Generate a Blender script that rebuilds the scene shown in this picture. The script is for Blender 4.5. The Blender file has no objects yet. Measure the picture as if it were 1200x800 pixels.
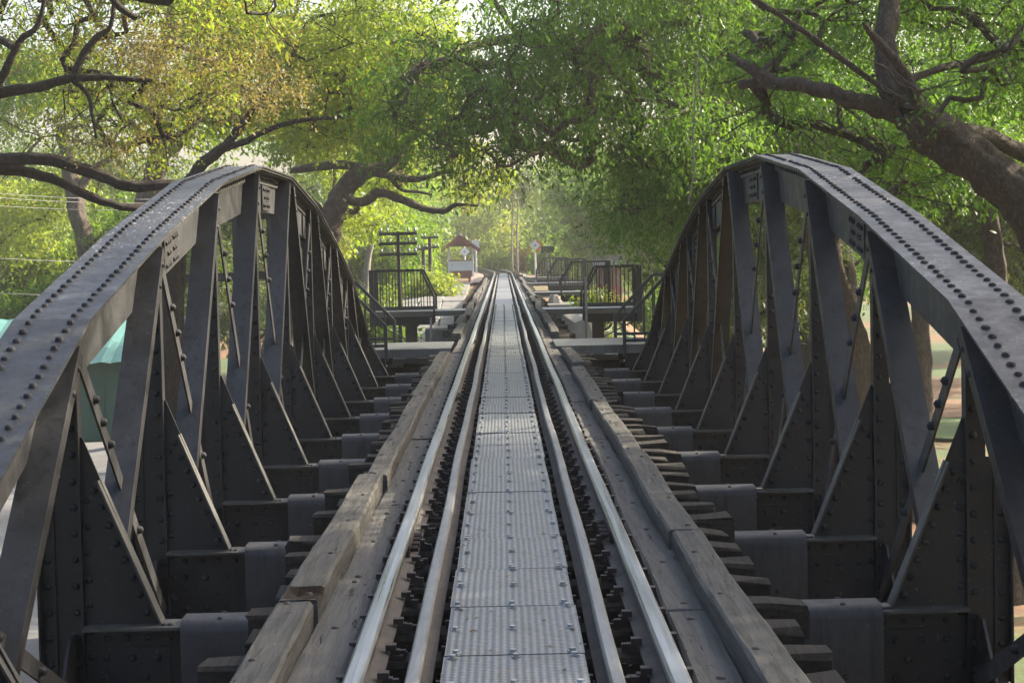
import bpy, math, random
import numpy as np
from mathutils import Vector, Matrix
random.seed(7); rng = np.random.default_rng(7)
sc = bpy.context.scene
C = sc.collection

# ------------------------------------------------------------ camera
F_PX, PITCH, YAW, ROLL, CX, CH = 2237.36, 0.0475, 0.0039, -0.0220, -0.0094, 1.3769
cp, sp, cy, sy = math.cos(PITCH), math.sin(PITCH), math.cos(YAW), math.sin(YAW)
FWD = Vector((sy*cp, cy*cp, -sp)); RGT = Vector((cy, -sy, 0)); UPV = RGT.cross(FWD)
R2 = RGT*math.cos(ROLL) + UPV*math.sin(ROLL); U2 = -RGT*math.sin(ROLL) + UPV*math.cos(ROLL)
CAM = Vector((CX, 0, CH))
cam = bpy.data.cameras.new('camera'); co = bpy.data.objects.new('camera', cam); C.objects.link(co)
cam.sensor_width = 36; cam.lens = 36*F_PX/1200; cam.clip_end = 3000; cam.clip_start = .05
m3 = Matrix((R2, U2, -FWD)).transposed().to_4x4(); m3.translation = CAM; co.matrix_world = m3
sc.camera = co

def P(px, py, Y):
    """world point seen at photo pixel (1200x800) at world depth Y"""
    d = FWD + R2*((px-600)/F_PX) + U2*((400-py)/F_PX)
    return CAM + d*(Y/d.y)

# ------------------------------------------------------------ light
SUN = Vector((.80, .40, .56)).normalized()
w = bpy.data.worlds.new('World'); sc.world = w; w.use_nodes = True
nt = w.node_tree; bg = nt.nodes['Background']
sky = nt.nodes.new('ShaderNodeTexSky'); sky.sky_type = 'NISHITA'; sky.sun_disc = False
sky.sun_elevation = math.asin(SUN.z); sky.sun_rotation = math.atan2(SUN.x, SUN.y)
sky.dust_density = 5.5; sky.air_density = .9; sky.ozone_density = .5
nt.links.new(sky.outputs[0], bg.inputs[0]); bg.inputs[1].default_value = .15
sl = bpy.data.lights.new('sun', 'SUN'); sl.energy = 5.0; sl.angle = math.radians(.5); sl.color = (1, .88, .70)
so = bpy.data.objects.new('sun', sl); C.objects.link(so); so.rotation_euler = SUN.to_track_quat('Z', 'Y').to_euler()
sc.view_settings.view_transform = 'Standard'; sc.view_settings.look = 'None'
sc.view_settings.exposure = 1.62; sc.view_settings.gamma = 1
sc.cycles.max_bounces = 8; sc.cycles.transparent_max_bounces = 8; sc.cycles.diffuse_bounces = 4
sc.cycles.volume_bounces = 0; sc.cycles.use_denoising = True

# ------------------------------------------------------------ materials
def mat(name):
    m = bpy.data.materials.new(name); m.use_nodes = True
    return m, m.node_tree, m.node_tree.nodes['Principled BSDF']
def N(nt, t, **kw):
    n = nt.nodes.new(t)
    for k, v in kw.items(): setattr(n, k, v)
    return n
def coords(nt, scale=(1, 1, 1), kind='Object'):
    tc = N(nt, 'ShaderNodeTexCoord'); mp = N(nt, 'ShaderNodeMapping'); mp.inputs['Scale'].default_value = scale
    nt.links.new(tc.outputs[kind], mp.inputs[0]); return mp.outputs[0]
def noise(nt, vec, s, det=5, rough=.6, dist=0):
    n = N(nt, 'ShaderNodeTexNoise'); n.inputs['Scale'].default_value = s; n.inputs['Detail'].default_value = det
    n.inputs['Roughness'].default_value = rough; n.inputs['Distortion'].default_value = dist
    nt.links.new(vec, n.inputs['Vector']); return n.outputs['Fac']
def ramp(nt, fac, stops, interp='LINEAR'):
    r = N(nt, 'ShaderNodeValToRGB'); r.color_ramp.interpolation = interp
    el = r.color_ramp.elements
    while len(el) < len(stops): el.new(.5)
    for e, (p, c) in zip(el, stops):
        e.position = p; e.color = (*c, 1) if len(c) == 3 else c
    nt.links.new(fac, r.inputs[0]); return r.outputs[0]
def mix(nt, a, b, fac, blend='MIX'):
    n = N(nt, 'ShaderNodeMix', data_type='RGBA', blend_type=blend)
    for i, v in ((6, a), (7, b), (0, fac)):
        if isinstance(v, bpy.types.NodeSocket): nt.links.new(v, n.inputs[i])
        elif i == 0: n.inputs[0].default_value = v
        else: n.inputs[i].default_value = (*v, 1)
    return n.outputs[2]
def bump(nt, bs, h, s=.3, d=.01):
    b = N(nt, 'ShaderNodeBump'); b.inputs['Strength'].default_value = s; b.inputs['Distance'].default_value = d
    nt.links.new(h, b.inputs['Height']); nt.links.new(b.outputs[0], bs.inputs['Normal'])
def g(v): return (v, v, v)

def steel(name, base, rough=.42, drop=False, rust=.5, spec=.5):
    m, nt, b = mat(name); v = coords(nt)
    n1 = noise(nt, v, 2.2, 6, .65); n2 = noise(nt, v, 38, 4, .6); n3 = noise(nt, v, 9, 7, .7)
    dark = tuple(c*.62 for c in base); lite = tuple(c*1.5 for c in base)
    col = ramp(nt, n1, [(.3, dark), (.5, base), (.72, lite)])
    col = mix(nt, col, (.13, .12, .10), ramp(nt, n3, [(.60, g(0)), (.80, g(.14))]))      # dust film
    col = mix(nt, col, (.13, .05, .022), ramp(nt, n3, [(.20, g(rust)), (.31, g(0))]))      # rust bloom
    if drop:
        vo = N(nt, 'ShaderNodeTexNoise'); vo.inputs['Scale'].default_value = 55; vo.inputs['Detail'].default_value = 3
        nt.links.new(v, vo.inputs['Vector'])
        sp_ = ramp(nt, vo.outputs['Fac'], [(.63, g(0)), (.67, g(1))])
        area = ramp(nt, noise(nt, v, .55, 3, .5), [(.46, g(0)), (.56, g(1))])
        n = N(nt, 'ShaderNodeMath', operation='MULTIPLY'); nt.links.new(sp_, n.inputs[0]); nt.links.new(area, n.inputs[1])
        col = mix(nt, col, (.085, .09, .088), ramp(nt, noise(nt, v, 1.4, 8, .75, .4), [(.56, g(0)), (.66, g(.8))]))
        col = mix(nt, col, (.50, .50, .48), n.outputs[0])
    st = noise(nt, coords(nt, (9, 9, .8)), 2.2, 5, .6)
    col = mix(nt, col, tuple(c*.5 for c in base), ramp(nt, st, [(.52, g(0)), (.66, g(.75))]))
    col = mix(nt, col, (.16, .14, .12), ramp(nt, noise(nt, coords(nt, (1, 1, 1)), 70, 2, .5), [(.70, g(0)), (.74, g(.55))]))
    nt.links.new(col, b.inputs['Base Color'])
    nt.links.new(ramp(nt, n3, [(.3, g(rough-.10)), (.7, g(rough+.16))]), b.inputs['Roughness'])
    b.inputs['Specular IOR Level'].default_value = spec
    bump(nt, b, n2, .25, .004)
    return m
M = {}
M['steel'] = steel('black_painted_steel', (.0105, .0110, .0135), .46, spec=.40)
M['steel_top'] = steel('weathered_sky_sheen_steel', (.024, .0255, .0265), .49, True, .2, spec=.4)  # weathered top plates, with sky reflection put into their paler base
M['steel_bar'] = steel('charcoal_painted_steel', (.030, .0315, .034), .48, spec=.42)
M['rivet'] = steel('highlit_rivet_steel', (.022, .0235, .027), .68, False, .7, .22)  # lighter than the black plates: rivet highlights put into the colour
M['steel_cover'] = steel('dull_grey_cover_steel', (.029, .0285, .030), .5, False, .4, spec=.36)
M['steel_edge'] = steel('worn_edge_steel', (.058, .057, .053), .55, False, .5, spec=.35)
M['steel_pale'] = steel('pale_galvanised_steel', (.22, .23, .235), .4, False, .3)
M['rusty'] = steel('rusty_steel', (.036, .026, .021), .7, False, .6)

def wood(name, a, bcol, crackscale=1.0):
    m, nt, b = mat(name); v = coords(nt, (14, .9, 14)); v2 = coords(nt)
    gr = noise(nt, v, 2.2, 8, .7, .6); bl = noise(nt, v2, 3.1, 5, .6)
    col = mix(nt, a, bcol, ramp(nt, gr, [(.35, g(0)), (.65, g(1))]))
    col = mix(nt, col, tuple(c*.45 for c in a), ramp(nt, bl, [(.58, g(0)), (.75, g(.7))]))
    cr = noise(nt, coords(nt, (30*crackscale, 1.8, 30)), 1.6, 5, .62, 1.2)
    crack = ramp(nt, cr, [(.335, g(1)), (.365, g(0))])
    col = mix(nt, col, (.02, .016, .012), crack)
    nt.links.new(col, b.inputs['Base Color']); b.inputs['Roughness'].default_value = .9; b.inputs['Specular IOR Level'].default_value = .18
    h = mix(nt, gr, (0, 0, 0), crack)
    bump(nt, b, h, .7, .012)
    return m
M['wood'] = wood('grey_weathered_timber', (.052, .050, .044), (.100, .097, .088))
M['plank'] = wood('pale_grey_plank', (.068, .066, .060), (.112, .110, .103), .6)
M['sleeper'] = wood('dark_sleeper_timber', (.018, .0155, .013), (.045, .040, .034))
M['rot'] = wood('rotten_dark_timber', (.012, .008, .006), (.03, .02, .013))

m, nt, b = mat('worn_rail_top'); v = coords(nt, (30, .35, 30)); n_ = noise(nt, v, 2, 5, .6)
nt.links.new(ramp(nt, n_, [(.3, (.13, .135, .14)), (.7, (.32, .33, .34))]), b.inputs['Base Color'])
b.inputs['Metallic'].default_value = .75; nt.links.new(ramp(nt, n_, [(.3, g(.26)), (.7, g(.44))]), b.inputs['Roughness']); M['railtop'] = m
m, nt, b = mat('dull_guard_rail_top'); v = coords(nt, (20, 1.5, 20)); n_ = noise(nt, v, 2, 6, .7)
nt.links.new(ramp(nt, n_, [(.3, (.08, .08, .08)), (.7, (.19, .19, .185))]), b.inputs['Base Color'])
b.inputs['Metallic'].default_value = .4; b.inputs['Roughness'].default_value = .45; M['guardtop'] = m
m, nt, b = mat('rusty_rail_side'); v = coords(nt, (3, 1, 3)); n_ = noise(nt, v, 4, 6, .7)
nt.links.new(ramp(nt, n_, [(.3, (.040, .031, .025)), (.55, (.085, .072, .060)), (.75, (.12, .08, .055))]), b.inputs['Base Color'])
b.inputs['Roughness'].default_value = .8; bump(nt, b, n_, .4, .004); M['railside'] = m

m, nt, b = mat('tread_plate'); v = coords(nt)
w1 = N(nt, 'ShaderNodeTexWave', wave_type='BANDS', bands_direction='X'); w1.inputs['Scale'].default_value = 11.5; nt.links.new(v, w1.inputs[0])
w2 = N(nt, 'ShaderNodeTexWave', wave_type='BANDS', bands_direction='Y'); w2.inputs['Scale'].default_value = 13; nt.links.new(v, w2.inputs[0])
mm = N(nt, 'ShaderNodeMath', operation='MULTIPLY'); nt.links.new(w1.outputs['Fac'], mm.inputs[0]); nt.links.new(w2.outputs['Fac'], mm.inputs[1])
ma = N(nt, 'ShaderNodeMath', operation='ADD'); nt.links.new(mm.outputs[0], ma.inputs[0]); nt.links.new(w1.outputs['Fac'], ma.inputs[1])
dirt = noise(nt, v, 3.3, 7, .7); d2 = noise(nt, coords(nt, (3, 3, 3)), 14, 4, .6)
c1 = mix(nt, (.084, .090, .094), (.142, .150, .155), ma.outputs[0]); c1 = mix(nt, c1, (.085, .078, .066), ramp(nt, dirt, [(.45, g(0)), (.68, g(.85))]))
nt.links.new(c1, b.inputs['Base Color']); b.inputs['Metallic'].default_value = .35
nt.links.new(ramp(nt, d2, [(.3, g(.36)), (.7, g(.58))]), b.inputs['Roughness']); bump(nt, b, ma.outputs[0], .55, .004); M['tread'] = m

def plain(name, col, rough=.7, var=.25, sc_=6, metal=0, bs=.2):
    m, nt, b = mat(name); v = coords(nt); n_ = noise(nt, v, sc_, 6, .65)
    lo = tuple(c*(1-var) for c in col); hi = tuple(min(1, c*(1+var)) for c in col)
    nt.links.new(ramp(nt, n_, [(.3, lo), (.7, hi)]), b.inputs['Base Color']); b.inputs['Roughness'].default_value = rough
    b.inputs['Metallic'].default_value = metal; bump(nt, b, n_, bs, .01); return m
M['white'] = plain('white_paint', (.70, .69, .67), .6, .08); M['red'] = plain('red_brown_paint', (.24, .07, .055), .6, .2)
M['roofred'] = plain('red_brown_roofing', (.20, .075, .06), .7, .25); M['teal'] = plain('teal_sheet_roof', (.10, .235, .215), .45, .15, 1.2)
M['greenwall'] = plain('green_tarpaulin_wall', (.022, .085, .055), .5, .2, .8); M['concrete'] = plain('grey_concrete', (.17, .17, .165), .85, .25, 1.5, 0, .5)
M['slab'] = plain('dirty_stone_slab', (.115, .115, .108), .9, .35, 2.5, 0, .5); M['stone'] = plain('pale_boulder', (.36, .335, .30), .9, .3, 2, 0, .6); M['darkboard'] = plain('black_board', (.03, .03, .032), .6)
M['polewood'] = plain('dark_pole', (.05, .045, .04), .8); M['cord'] = plain('grey_wire', (.14, .14, .14), .6)
M['yellow'] = plain('ochre_sign_back', (.5, .22, .04), .6)
def bark(name, a, b_):
    m, nt, b = mat(name); v = coords(nt, (1, 1, .55)); n_ = noise(nt, v, 11, 10, .8, 1.6); n2 = noise(nt, coords(nt), .9, 4, .6)
    col = ramp(nt, n_, [(.32, tuple(c*.35 for c in a)), (.5, a), (.68, b_)])
    nt.links.new(col, b.inputs['Base Color']); b.inputs['Roughness'].default_value = .92; bump(nt, b, n_, 1.0, .10); return m
M['bark'] = bark('brown_bark', (.082, .062, .046), (.17, .135, .105)); M['barkdark'] = bark('dark_bark', (.035, .026, .020), (.075, .058, .045))
M['barkpale'] = bark('pale_bark', (.24, .22, .19), (.40, .375, .33))

def leafmat(name, stops, trans=.5):
    m = bpy.data.materials.new(name); m.use_nodes = True; nt = m.node_tree; nt.nodes.clear()
    out = N(nt, 'ShaderNodeOutputMaterial'); at = N(nt, 'ShaderNodeAttribute', attribute_name='tint')
    col = ramp(nt, at.outputs['Fac'], stops)
    pr = N(nt, 'ShaderNodeBsdfPrincipled'); pr.inputs['Roughness'].default_value = .5; pr.inputs['Specular IOR Level'].default_value = .35
    tr = N(nt, 'ShaderNodeBsdfTranslucent'); ms = N(nt, 'ShaderNodeMixShader'); ms.inputs[0].default_value = trans
    nt.links.new(col, pr.inputs['Base Color'])
    tc = mix(nt, col, (1.75, 1.65, .75), 1.0, 'MULTIPLY'); nt.links.new(tc, tr.inputs['Color'])
    nt.links.new(pr.outputs[0], ms.inputs[1]); nt.links.new(tr.outputs[0], ms.inputs[2]); nt.links.new(ms.outputs[0], out.inputs[0])
    return m
LM = {
 'yellow': leafmat('yellow_green_leaf', [(0, (.075, .13, .026)), (.4, (.14, .21, .034)), (.8, (.215, .265, .045)), (.93, (.26, .22, .07)), (1, (.34, .17, .08))], .5),
 'fresh': leafmat('fresh_green_leaf', [(0, (.042, .105, .014)), (.5, (.085, .165, .016)), (.9, (.15, .21, .03)), (1, (.24, .20, .05))], .5),
 'deep': leafmat('deep_green_leaf', [(0, (.038, .105, .018)), (.55, (.078, .165, .028)), (.94, (.135, .23, .036)), (.985, (.14, .2, .03)), (1, (.18, .21, .04))], .45),
 'dull': leafmat('dull_green_leaf', [(0, (.035, .070, .026)), (.6, (.065, .105, .032)), (1, (.13, .15, .045))], .42),
 'dry': leafmat('dry_brown_leaf', [(0, (.10, .085, .045)), (.6, (.15, .135, .065)), (1, (.16, .11, .06))], .45),
 'rusty': leafmat('reddish_leaf', [(0, (.16, .13, .05)), (.5, (.26, .15, .07)), (1, (.34, .16, .09))], .45)}

# ------------------------------------------------------------ helpers
class MB:
    def __init__(s): s.v = []; s.f = []; s.mi = []; s.cur = 0
    def add(s, vs, fs, mi=None):
        o = len(s.v); s.v += [tuple(p) for p in vs]; s.f += [tuple(i+o for i in f) for f in fs]; s.mi += [s.cur if mi is None else mi]*len(fs)
    def box(s, x0, x1, y0, y1, z0, z1, mi=None, bev=0):
        if x0 > x1: x0, x1 = x1, x0
        if bev <= 0:
            s.add([(x0,y0,z0),(x1,y0,z0),(x1,y1,z0),(x0,y1,z0),(x0,y0,z1),(x1,y0,z1),(x1,y1,z1),(x0,y1,z1)],
                  [(0,3,2,1),(4,5,6,7),(0,1,5,4),(1,2,6,5),(2,3,7,6),(3,0,4,7)], mi)
        else:
            b = bev
            o = [(x0+b,y0,z0),(x1-b,y0,z0),(x1,y0+b,z0),(x1,y1-b,z0),(x1-b,y1,z0),(x0+b,y1,z0),(x0,y1-b,z0),(x0,y0+b,z0)]
            q = [(x,y,z1-b) for x,y,_ in o]; t = [(x0+b if x < (x0+x1)/2 else x1-b, y0+b if y < (y0+y1)/2 else y1-b, z1) for x,y,_ in o]
            t4 = [t[0], t[1], t[3], t[5]]
            vs = o+q+[(x0+b,y0+b,z1),(x1-b,y0+b,z1),(x1-b,y1-b,z1),(x0+b,y1-b,z1)]
            fs = [tuple(range(7,-1,-1))]+[(i,(i+1)%8,8+(i+1)%8,8+i) for i in range(8)]
            fs += [(8,9,17,16),(9,10,17),(10,11,18,17),(11,12,18),(12,13,19,18),(13,14,19),(14,15,16,19),(15,8,16),(16,17,18,19)]
            s.add(vs, fs, mi)
    def bar(s, p, q, wd, ht, side, mi=None):
        """box from p to q; side = approximate width axis"""
        p, q = Vector(p), Vector(q); d = (q-p).normalized(); a = Vector(side); a = (a-d*a.dot(d)).normalized(); n = d.cross(a)
        vs = [b_+a*(i*wd/2)+n*(j*ht/2) for b_ in (p, q) for i, j in ((-1,-1),(1,-1),(1,1),(-1,1))]
        s.add(vs, [(0,3,2,1),(4,5,6,7),(0,1,5,4),(1,2,6,5),(2,3,7,6),(3,0,4,7)], mi)
    def dome(s, c, n, r=.021, h=.017, k=6, mi=None):
        c, n = Vector(c), Vector(n).normalized(); a = n.orthogonal().normalized(); b = n.cross(a); vs = []
        for rr, hh in ((1, -.002/h), (.78, .68)):
            for i in range(k):
                t = 2*math.pi*i/k; vs.append(c+(a*math.cos(t)+b*math.sin(t))*(r*rr)+n*(h*hh))
        vs.append(c+n*h)
        s.add(vs, [(i,(i+1)%k,k+(i+1)%k,k+i) for i in range(k)]+[(k+i,k+(i+1)%k,2*k) for i in range(k)], mi)
    def tube(s, pts, rad, k=8, mi=None, cap=True):
        pts = [Vector(p) for p in pts]; n = len(pts)
        if not hasattr(rad, '__len__'): rad = [rad]*n
        ref = None; vs = []
        for i, p in enumerate(pts):
            d = (pts[min(i+1,n-1)]-pts[max(i-1,0)]).normalized()
            if ref is None: ref = d.orthogonal().normalized()
            ref = (ref-d*ref.dot(d)).normalized(); b = d.cross(ref)
            for j in range(k):
                t = 2*math.pi*j/k; vs.append(p+(ref*math.cos(t)+b*math.sin(t))*rad[i])
        fs = [(i*k+j, i*k+(j+1)%k, (i+1)*k+(j+1)%k, (i+1)*k+j) for i in range(n-1) for j in range(k)]
        if cap: fs += [tuple(range(k-1,-1,-1)), tuple((n-1)*k+j for j in range(k))]
        s.add(vs, fs, mi)
    def sweep(s, prof, path, mi_of=None, closed=True):
        """profile (x,z) list carried along Y path [(x,y,z)...]"""
        k = len(prof); vs = [(x+a, y, z+b) for x, y, z in path for a, b in prof]; n = len(path)
        for j in range(k):
            m_ = mi_of(j) if mi_of else s.cur
            o = [(i*k+j, (i+1)*k+j, (i+1)*k+(j+1)%k, i*k+(j+1)%k) for i in range(n-1)]
            if j == 0: base = len(s.v); s.v += vs
            s.f += [tuple(a+base for a in f) for f in o]; s.mi += [m_]*len(o)
        s.f += [tuple(base+j for j in range(k)), tuple(base+(n-1)*k+j for j in range(k-1,-1,-1))]; s.mi += [s.cur, s.cur]
    def mesh(s, name, mats, smooth=False):
        me = bpy.data.meshes.new(name); me.from_pydata(s.v, [], s.f)
        for m_ in (mats if isinstance(mats, (list, tuple)) else [mats]): me.materials.append(M.get(m_, m_) if isinstance(m_, str) else m_)
        if any(s.mi): me.polygons.foreach_set('material_index', s.mi)
        if smooth: me.polygons.foreach_set('use_smooth', [True]*len(s.f))
        me.validate(); me.update(); return me
    def build(s, name, mats, parent=None, smooth=False, kind=None, loc=None):
        if not s.v: return None
        o = bpy.data.objects.new(name, s.mesh(name, mats, smooth)); C.objects.link(o)
        if loc is not None: o.location = loc
        if parent: o.parent = parent
        if kind: o['kind'] = kind
        return o
def empty(name, parent=None, loc=(0, 0, 0)):
    o = bpy.data.objects.new(name, None); C.objects.link(o); o.location = loc; o.empty_display_size = .2
    if parent: o.parent = parent
    return o
def tag(o, label, cat, group=None):
    o['label'] = label; o['category'] = cat
    if group: o['group'] = group
    return o
def inst(me, name, parent, loc=(0,0,0), rot=(0,0,0), scale=(1,1,1)):
    o = bpy.data.objects.new(name, me); C.objects.link(o); o.location = loc; o.rotation_euler = rot; o.scale = scale; o.parent = parent; return o
def sm(t): t = max(0, min(1, t)); return t*t*(3-2*t)

# ------------------------------------------------------------ ground
def ground_z(x, y):
    base = -4.5 + 3.4*sm((y-95)/90)
    ridge = sm((y-36)/34)
    ax = x+.4
    wdt = 1-sm((abs(ax)-2.6)/(9 if ax < 0 else 7))
    emb = -.42 - (-.0)
    z = base + (emb-base)*ridge*wdt
    return z + .10*math.sin(x*.9+y*.31)*math.sin(y*.47)*(1-wdt)
mb = MB(); xs = sorted(set([-400,-250,-150,-100,-80]+[i*2.0 for i in range(-32, 33)]+[i*.8 for i in range(-16, 17)]+[80,100,150,250,400]))
ys = [-200,-100,-50,-20]+[-10+i*2.5 for i in range(84)]+[220,260,320,400,600,1000]
for y in ys:
    for x in xs: mb.v.append((x, y, ground_z(x, y)))
nx = len(xs)
for j in range(len(ys)-1):
    for i in range(nx-1): mb.f.append((j*nx+i, j*nx+i+1, (j+1)*nx+i+1, (j+1)*nx+i)); mb.mi.append(0)
m, nt, b = mat('grass_and_dirt'); v = coords(nt); a = noise(nt, v, .12, 5, .6); d = noise(nt, v, 1.6, 8, .7)
geo = N(nt, 'ShaderNodeNewGeometry'); sep = N(nt, 'ShaderNodeSeparateXYZ'); nt.links.new(geo.outputs['Position'], sep.inputs[0])
dirtc = ramp(nt, d, [(.3, (.075, .036, .014)), (.6, (.16, .080, .030)), (.8, (.23, .125, .05))])
grass = ramp(nt, d, [(.3, (.028, .050, .012)), (.6, (.050, .085, .018)), (.8, (.12, .11, .038))])
col = mix(nt, dirtc, grass, ramp(nt, a, [(.46, g(0)), (.56, g(1))]))
nt.links.new(col, b.inputs['Base Color']); b.inputs['Roughness'].default_value = .95; bump(nt, b, d, .8, .08)
o = mb.build('ground', m, smooth=True); o['kind'] = 'structure'

def sheet(name, m, x0, x1, y0, y1, dz, nxs=12, nys=24):
    q = MB()
    for j in range(nys+1):
        for i in range(nxs+1):
            x = x0+(x1-x0)*i/nxs; y = y0+(y1-y0)*j/nys; q.v.append((x, y, ground_z(x, y)+dz))
    for j in range(nys):
        for i in range(nxs): k = j*(nxs+1)+i; q.f.append((k, k+1, k+nxs+2, k+nxs+1)); q.mi.append(0)
    o = q.build(name, m, smooth=True); o['kind'] = 'structure'; return o
m, nt, b = mat('promenade_concrete'); v = coords(nt); d = noise(nt, v, 1.2, 8, .7); d2 = noise(nt, v, .25, 4, .6)
nt.links.new(mix(nt, ramp(nt, d, [(.3, (.10, .10, .098)), (.7, (.17, .17, .166))]), (.10, .09, .078), ramp(nt, d2, [(.5, g(0)), (.7, g(.8))])), b.inputs['Base Color'])
b.inputs['Roughness'].default_value = .9; bump(nt, b, d, .4, .02)
sheet('promenade_path', m, -18, -2.4, 16, 60, .14)
sheet('gravel_path', plain('pinkish_gravel', (.13, .065, .025), .95, .3, 6, 0, .5), 4, 40, 63, 70, .14, 20, 8)
m, nt, b = mat('lawn_green'); v = coords(nt); d = noise(nt, v, 5, 8, .7)
nt.links.new(ramp(nt, d, [(.3, (.025, .06, .012)), (.7, (.055, .11, .02))]), b.inputs['Base Color']); b.inputs['Roughness'].default_value = .95; bump(nt, b, d, .8, .05)
sheet('lawn', m, 4, 40, 56, 62.6, .14, 20, 12)
# ballast where the track reaches the embankment
def trackx(y): return 0 if y < 118 else -.0011*(y-118)**2
q = MB()
for j in range(31):
    y = 100+j*3.0; tx = trackx(y)
    for dx, dz in ((-2.4,-.55),(-1.5,-.235),(1.5,-.235),(2.4,-.55)): q.v.append((tx+dx, y, dz+.0))
for j in range(30):
    for i in range(3): k = j*4+i; q.f.append((k,k+1,k+5,k+4)); q.mi.append(0)
o = q.build('ballast_bed', plain('pinkish_ballast', (.22, .175, .145), .95, .45, 9, 0, .9), smooth=True); o['kind'] = 'structure'

# ------------------------------------------------------------ truss bridge
OFF = .0655; PAN = 2.25; Y0 = 9.04
KZ = {-2:-.55,-1:.36,0:1.10,1:1.54,2:1.91,3:2.12,4:2.12,5:1.91,6:1.54,7:1.10,8:.38,9:-.55}
YK = lambda k: Y0+PAN*k
def chord_z(y):
    t = (y-Y0)/PAN; k = max(-2, min(8, math.floor(t))); u = t-k; return KZ[k]*(1-u)+KZ[k+1]*u
ZB = -.36; ZBC = -1.12
bridge = tag(empty('truss_bridge', None, (OFF, 4.5, 0)), 'black riveted steel truss span with two curved top chords flanking the railway track', 'bridge')
bridge.location = (OFF, 0, 0)
RJ = random.Random(77)
def rj(): return RJ.uniform(.86, 1.12)
def side_truss(s):
    X = lambda u: s*u
    T = empty('side_truss', bridge)
    rv = MB()
    # top chord: cover plate, web, top angles
    mb = MB()
    for k in range(-2, 9):
        a, b_ = Vector((0, YK(k), KZ[k])), Vector((0, YK(k+1), KZ[k+1]))
        d = (b_-a).normalized(); n = Vector((0, -d.z, d.y))
        e0 = a; e1 = b_
        def slab(u0, u1, t0, t1, mi):
            vs = []
            for e in (e0, e1):
                # mitre: use vertical offsets so segments meet
                for u, t in ((u0,t0),(u1,t0),(u1,t1),(u0,t1)): vs.append((X(u), e.y, e.z+t))
            fs = [(0,3,2,1),(4,5,6,7),(0,1,5,4),(1,2,6,5),(2,3,7,6),(3,0,4,7)]
            if s < 0: fs = [f[::-1] for f in fs]
            mb.add(vs, fs, mi)
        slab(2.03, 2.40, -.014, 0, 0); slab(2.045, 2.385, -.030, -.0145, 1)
        slab(2.17, 2.19, -.36, -.031, 2); slab(2.24, 2.26, -.36, -.031, 2)
        slab(2.08, 2.169, -.043, -.031, 1); slab(2.151, 2.169, -.12, -.0435, 1); slab(2.261, 2.35, -.043, -.031, 1)
        L = (b_-a).length; m_ = int(L/.112)
        for i in range(m_):
            p = a+d*((i+.5)*L/m_)
            for u in (2.115, 2.315):
                if RJ.random() < .995: rv.dome((X(u+RJ.gauss(0,.002)), p.y+RJ.gauss(0,.003), p.z+.001), n, .022*rj(), .015*rj())
            if i % 1 == 0: rv.dome((X(2.150), p.y, p.z-.08), (-s, 0, 0), .018, .012)
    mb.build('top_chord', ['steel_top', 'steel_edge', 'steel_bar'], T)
    # bottom chord
    mb = MB(); mb.box(X(2.10), X(2.33), YK(-2), YK(9), ZBC, ZBC+.02); mb.box(X(2.155), X(2.169), YK(-2), YK(9), ZBC+.021, ZBC+.36); mb.box(X(2.262), X(2.276), YK(-2), YK(9), ZBC+.021, ZBC+.36)
    mb.box(X(2.05), X(2.153), YK(-2), YK(9), ZBC+.361, ZBC+.375)
    mb.build('bottom_chord', ['steel'], T)
    for k in range(-2, 10):
        y = YK(k); zt = KZ[k]-.045
        # post
        if -2 < k < 9:
            mb = MB()
            zo = min(zt-.12, .35+.35*max(0, KZ[k]-1.1)/.8)
            mb.box(X(2.112), X(2.20), y-.006, y+.006, ZBC+.38, zt); mb.box(X(2.2005), X(2.30), y-.004, y+.004, ZBC+.381, zo)
            for (ua, ub, zz) in ((2.112, 2.165, zt), (2.235, 2.30, zo)):
                mb.box(X(ua), X(ub), y-.018, y-.007, ZBC+.39, zz-.004); mb.box(X(ua), X(ub), y+.007, y+.018, ZBC+.39, zz-.004)
            mb.box(X(2.100), X(2.111), y-.042, y+.042, ZBC+.39, zt-.004); mb.box(X(2.301), X(2.311), y-.07, y+.07, ZBC+.39, zo-.004)
            mb.build('post', ['steel'], T)
            z = ZBC+.45
            while z < zt-.05:
                rv.dome((X(2.138), y-.018, z), (0,-1,0), .021*rj(), .017*rj())
                if z < zo-.05: rv.dome((X(2.268), y-.018, z), (0,-1,0), .021*rj(), .017*rj())
                if z < .3: rv.dome((X(2.075), y-.0056, z+.03), (0,-1,0), .019*rj(), .014*rj())
                z += .125
            # knee plate (inner stiffener) with its flange strip
            mb = MB(); zk = min(.42, KZ[k]-.1); top = (2.056, zk); foot = (1.745, ZB)
            pl = [(2.0995, ZB+.002), (2.0995, zk+.12), (2.088, zk+.115), (foot[0], ZB+.03), (foot[0], ZB+.002)]
            vs = [(X(u), y-.0055, z_) for u, z_ in pl]+[(X(u), y+.0055, z_) for u, z_ in pl]; n5 = 5
            mb.add(vs, [tuple(range(5)), tuple(range(9, 4, -1))]+[(i, (i+1)%5, 5+(i+1)%5, 5+i) for i in range(5)])
            mb.build('knee_plate', ['steel'], T)
            a = Vector((X(2.022), y, zk-.09)); b_ = Vector((X(1.742), y, ZB+.008)); d = (b_-a).normalized()
            nrm = Vector((-s*abs(d.z), 0, abs(d.x)))
            mb = MB(); mb.bar(a+nrm*.006, b_+nrm*.006, .105, .010, (0,1,0), 0)
            mb.bar(a-nrm*.034-Vector((0,.0125,0)), b_-nrm*.034-Vector((0,.0125,0))-d*.05, .011, .068, (0,1,0), 1)
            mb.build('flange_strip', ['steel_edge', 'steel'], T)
            L = (b_-a).length
            for i in range(8):
                p = a+d*(L*(i+.4)/8.2)-nrm*.036; rv.dome((p.x, y-.018, p.z), (0,-1,0), .021, .018)
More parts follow.
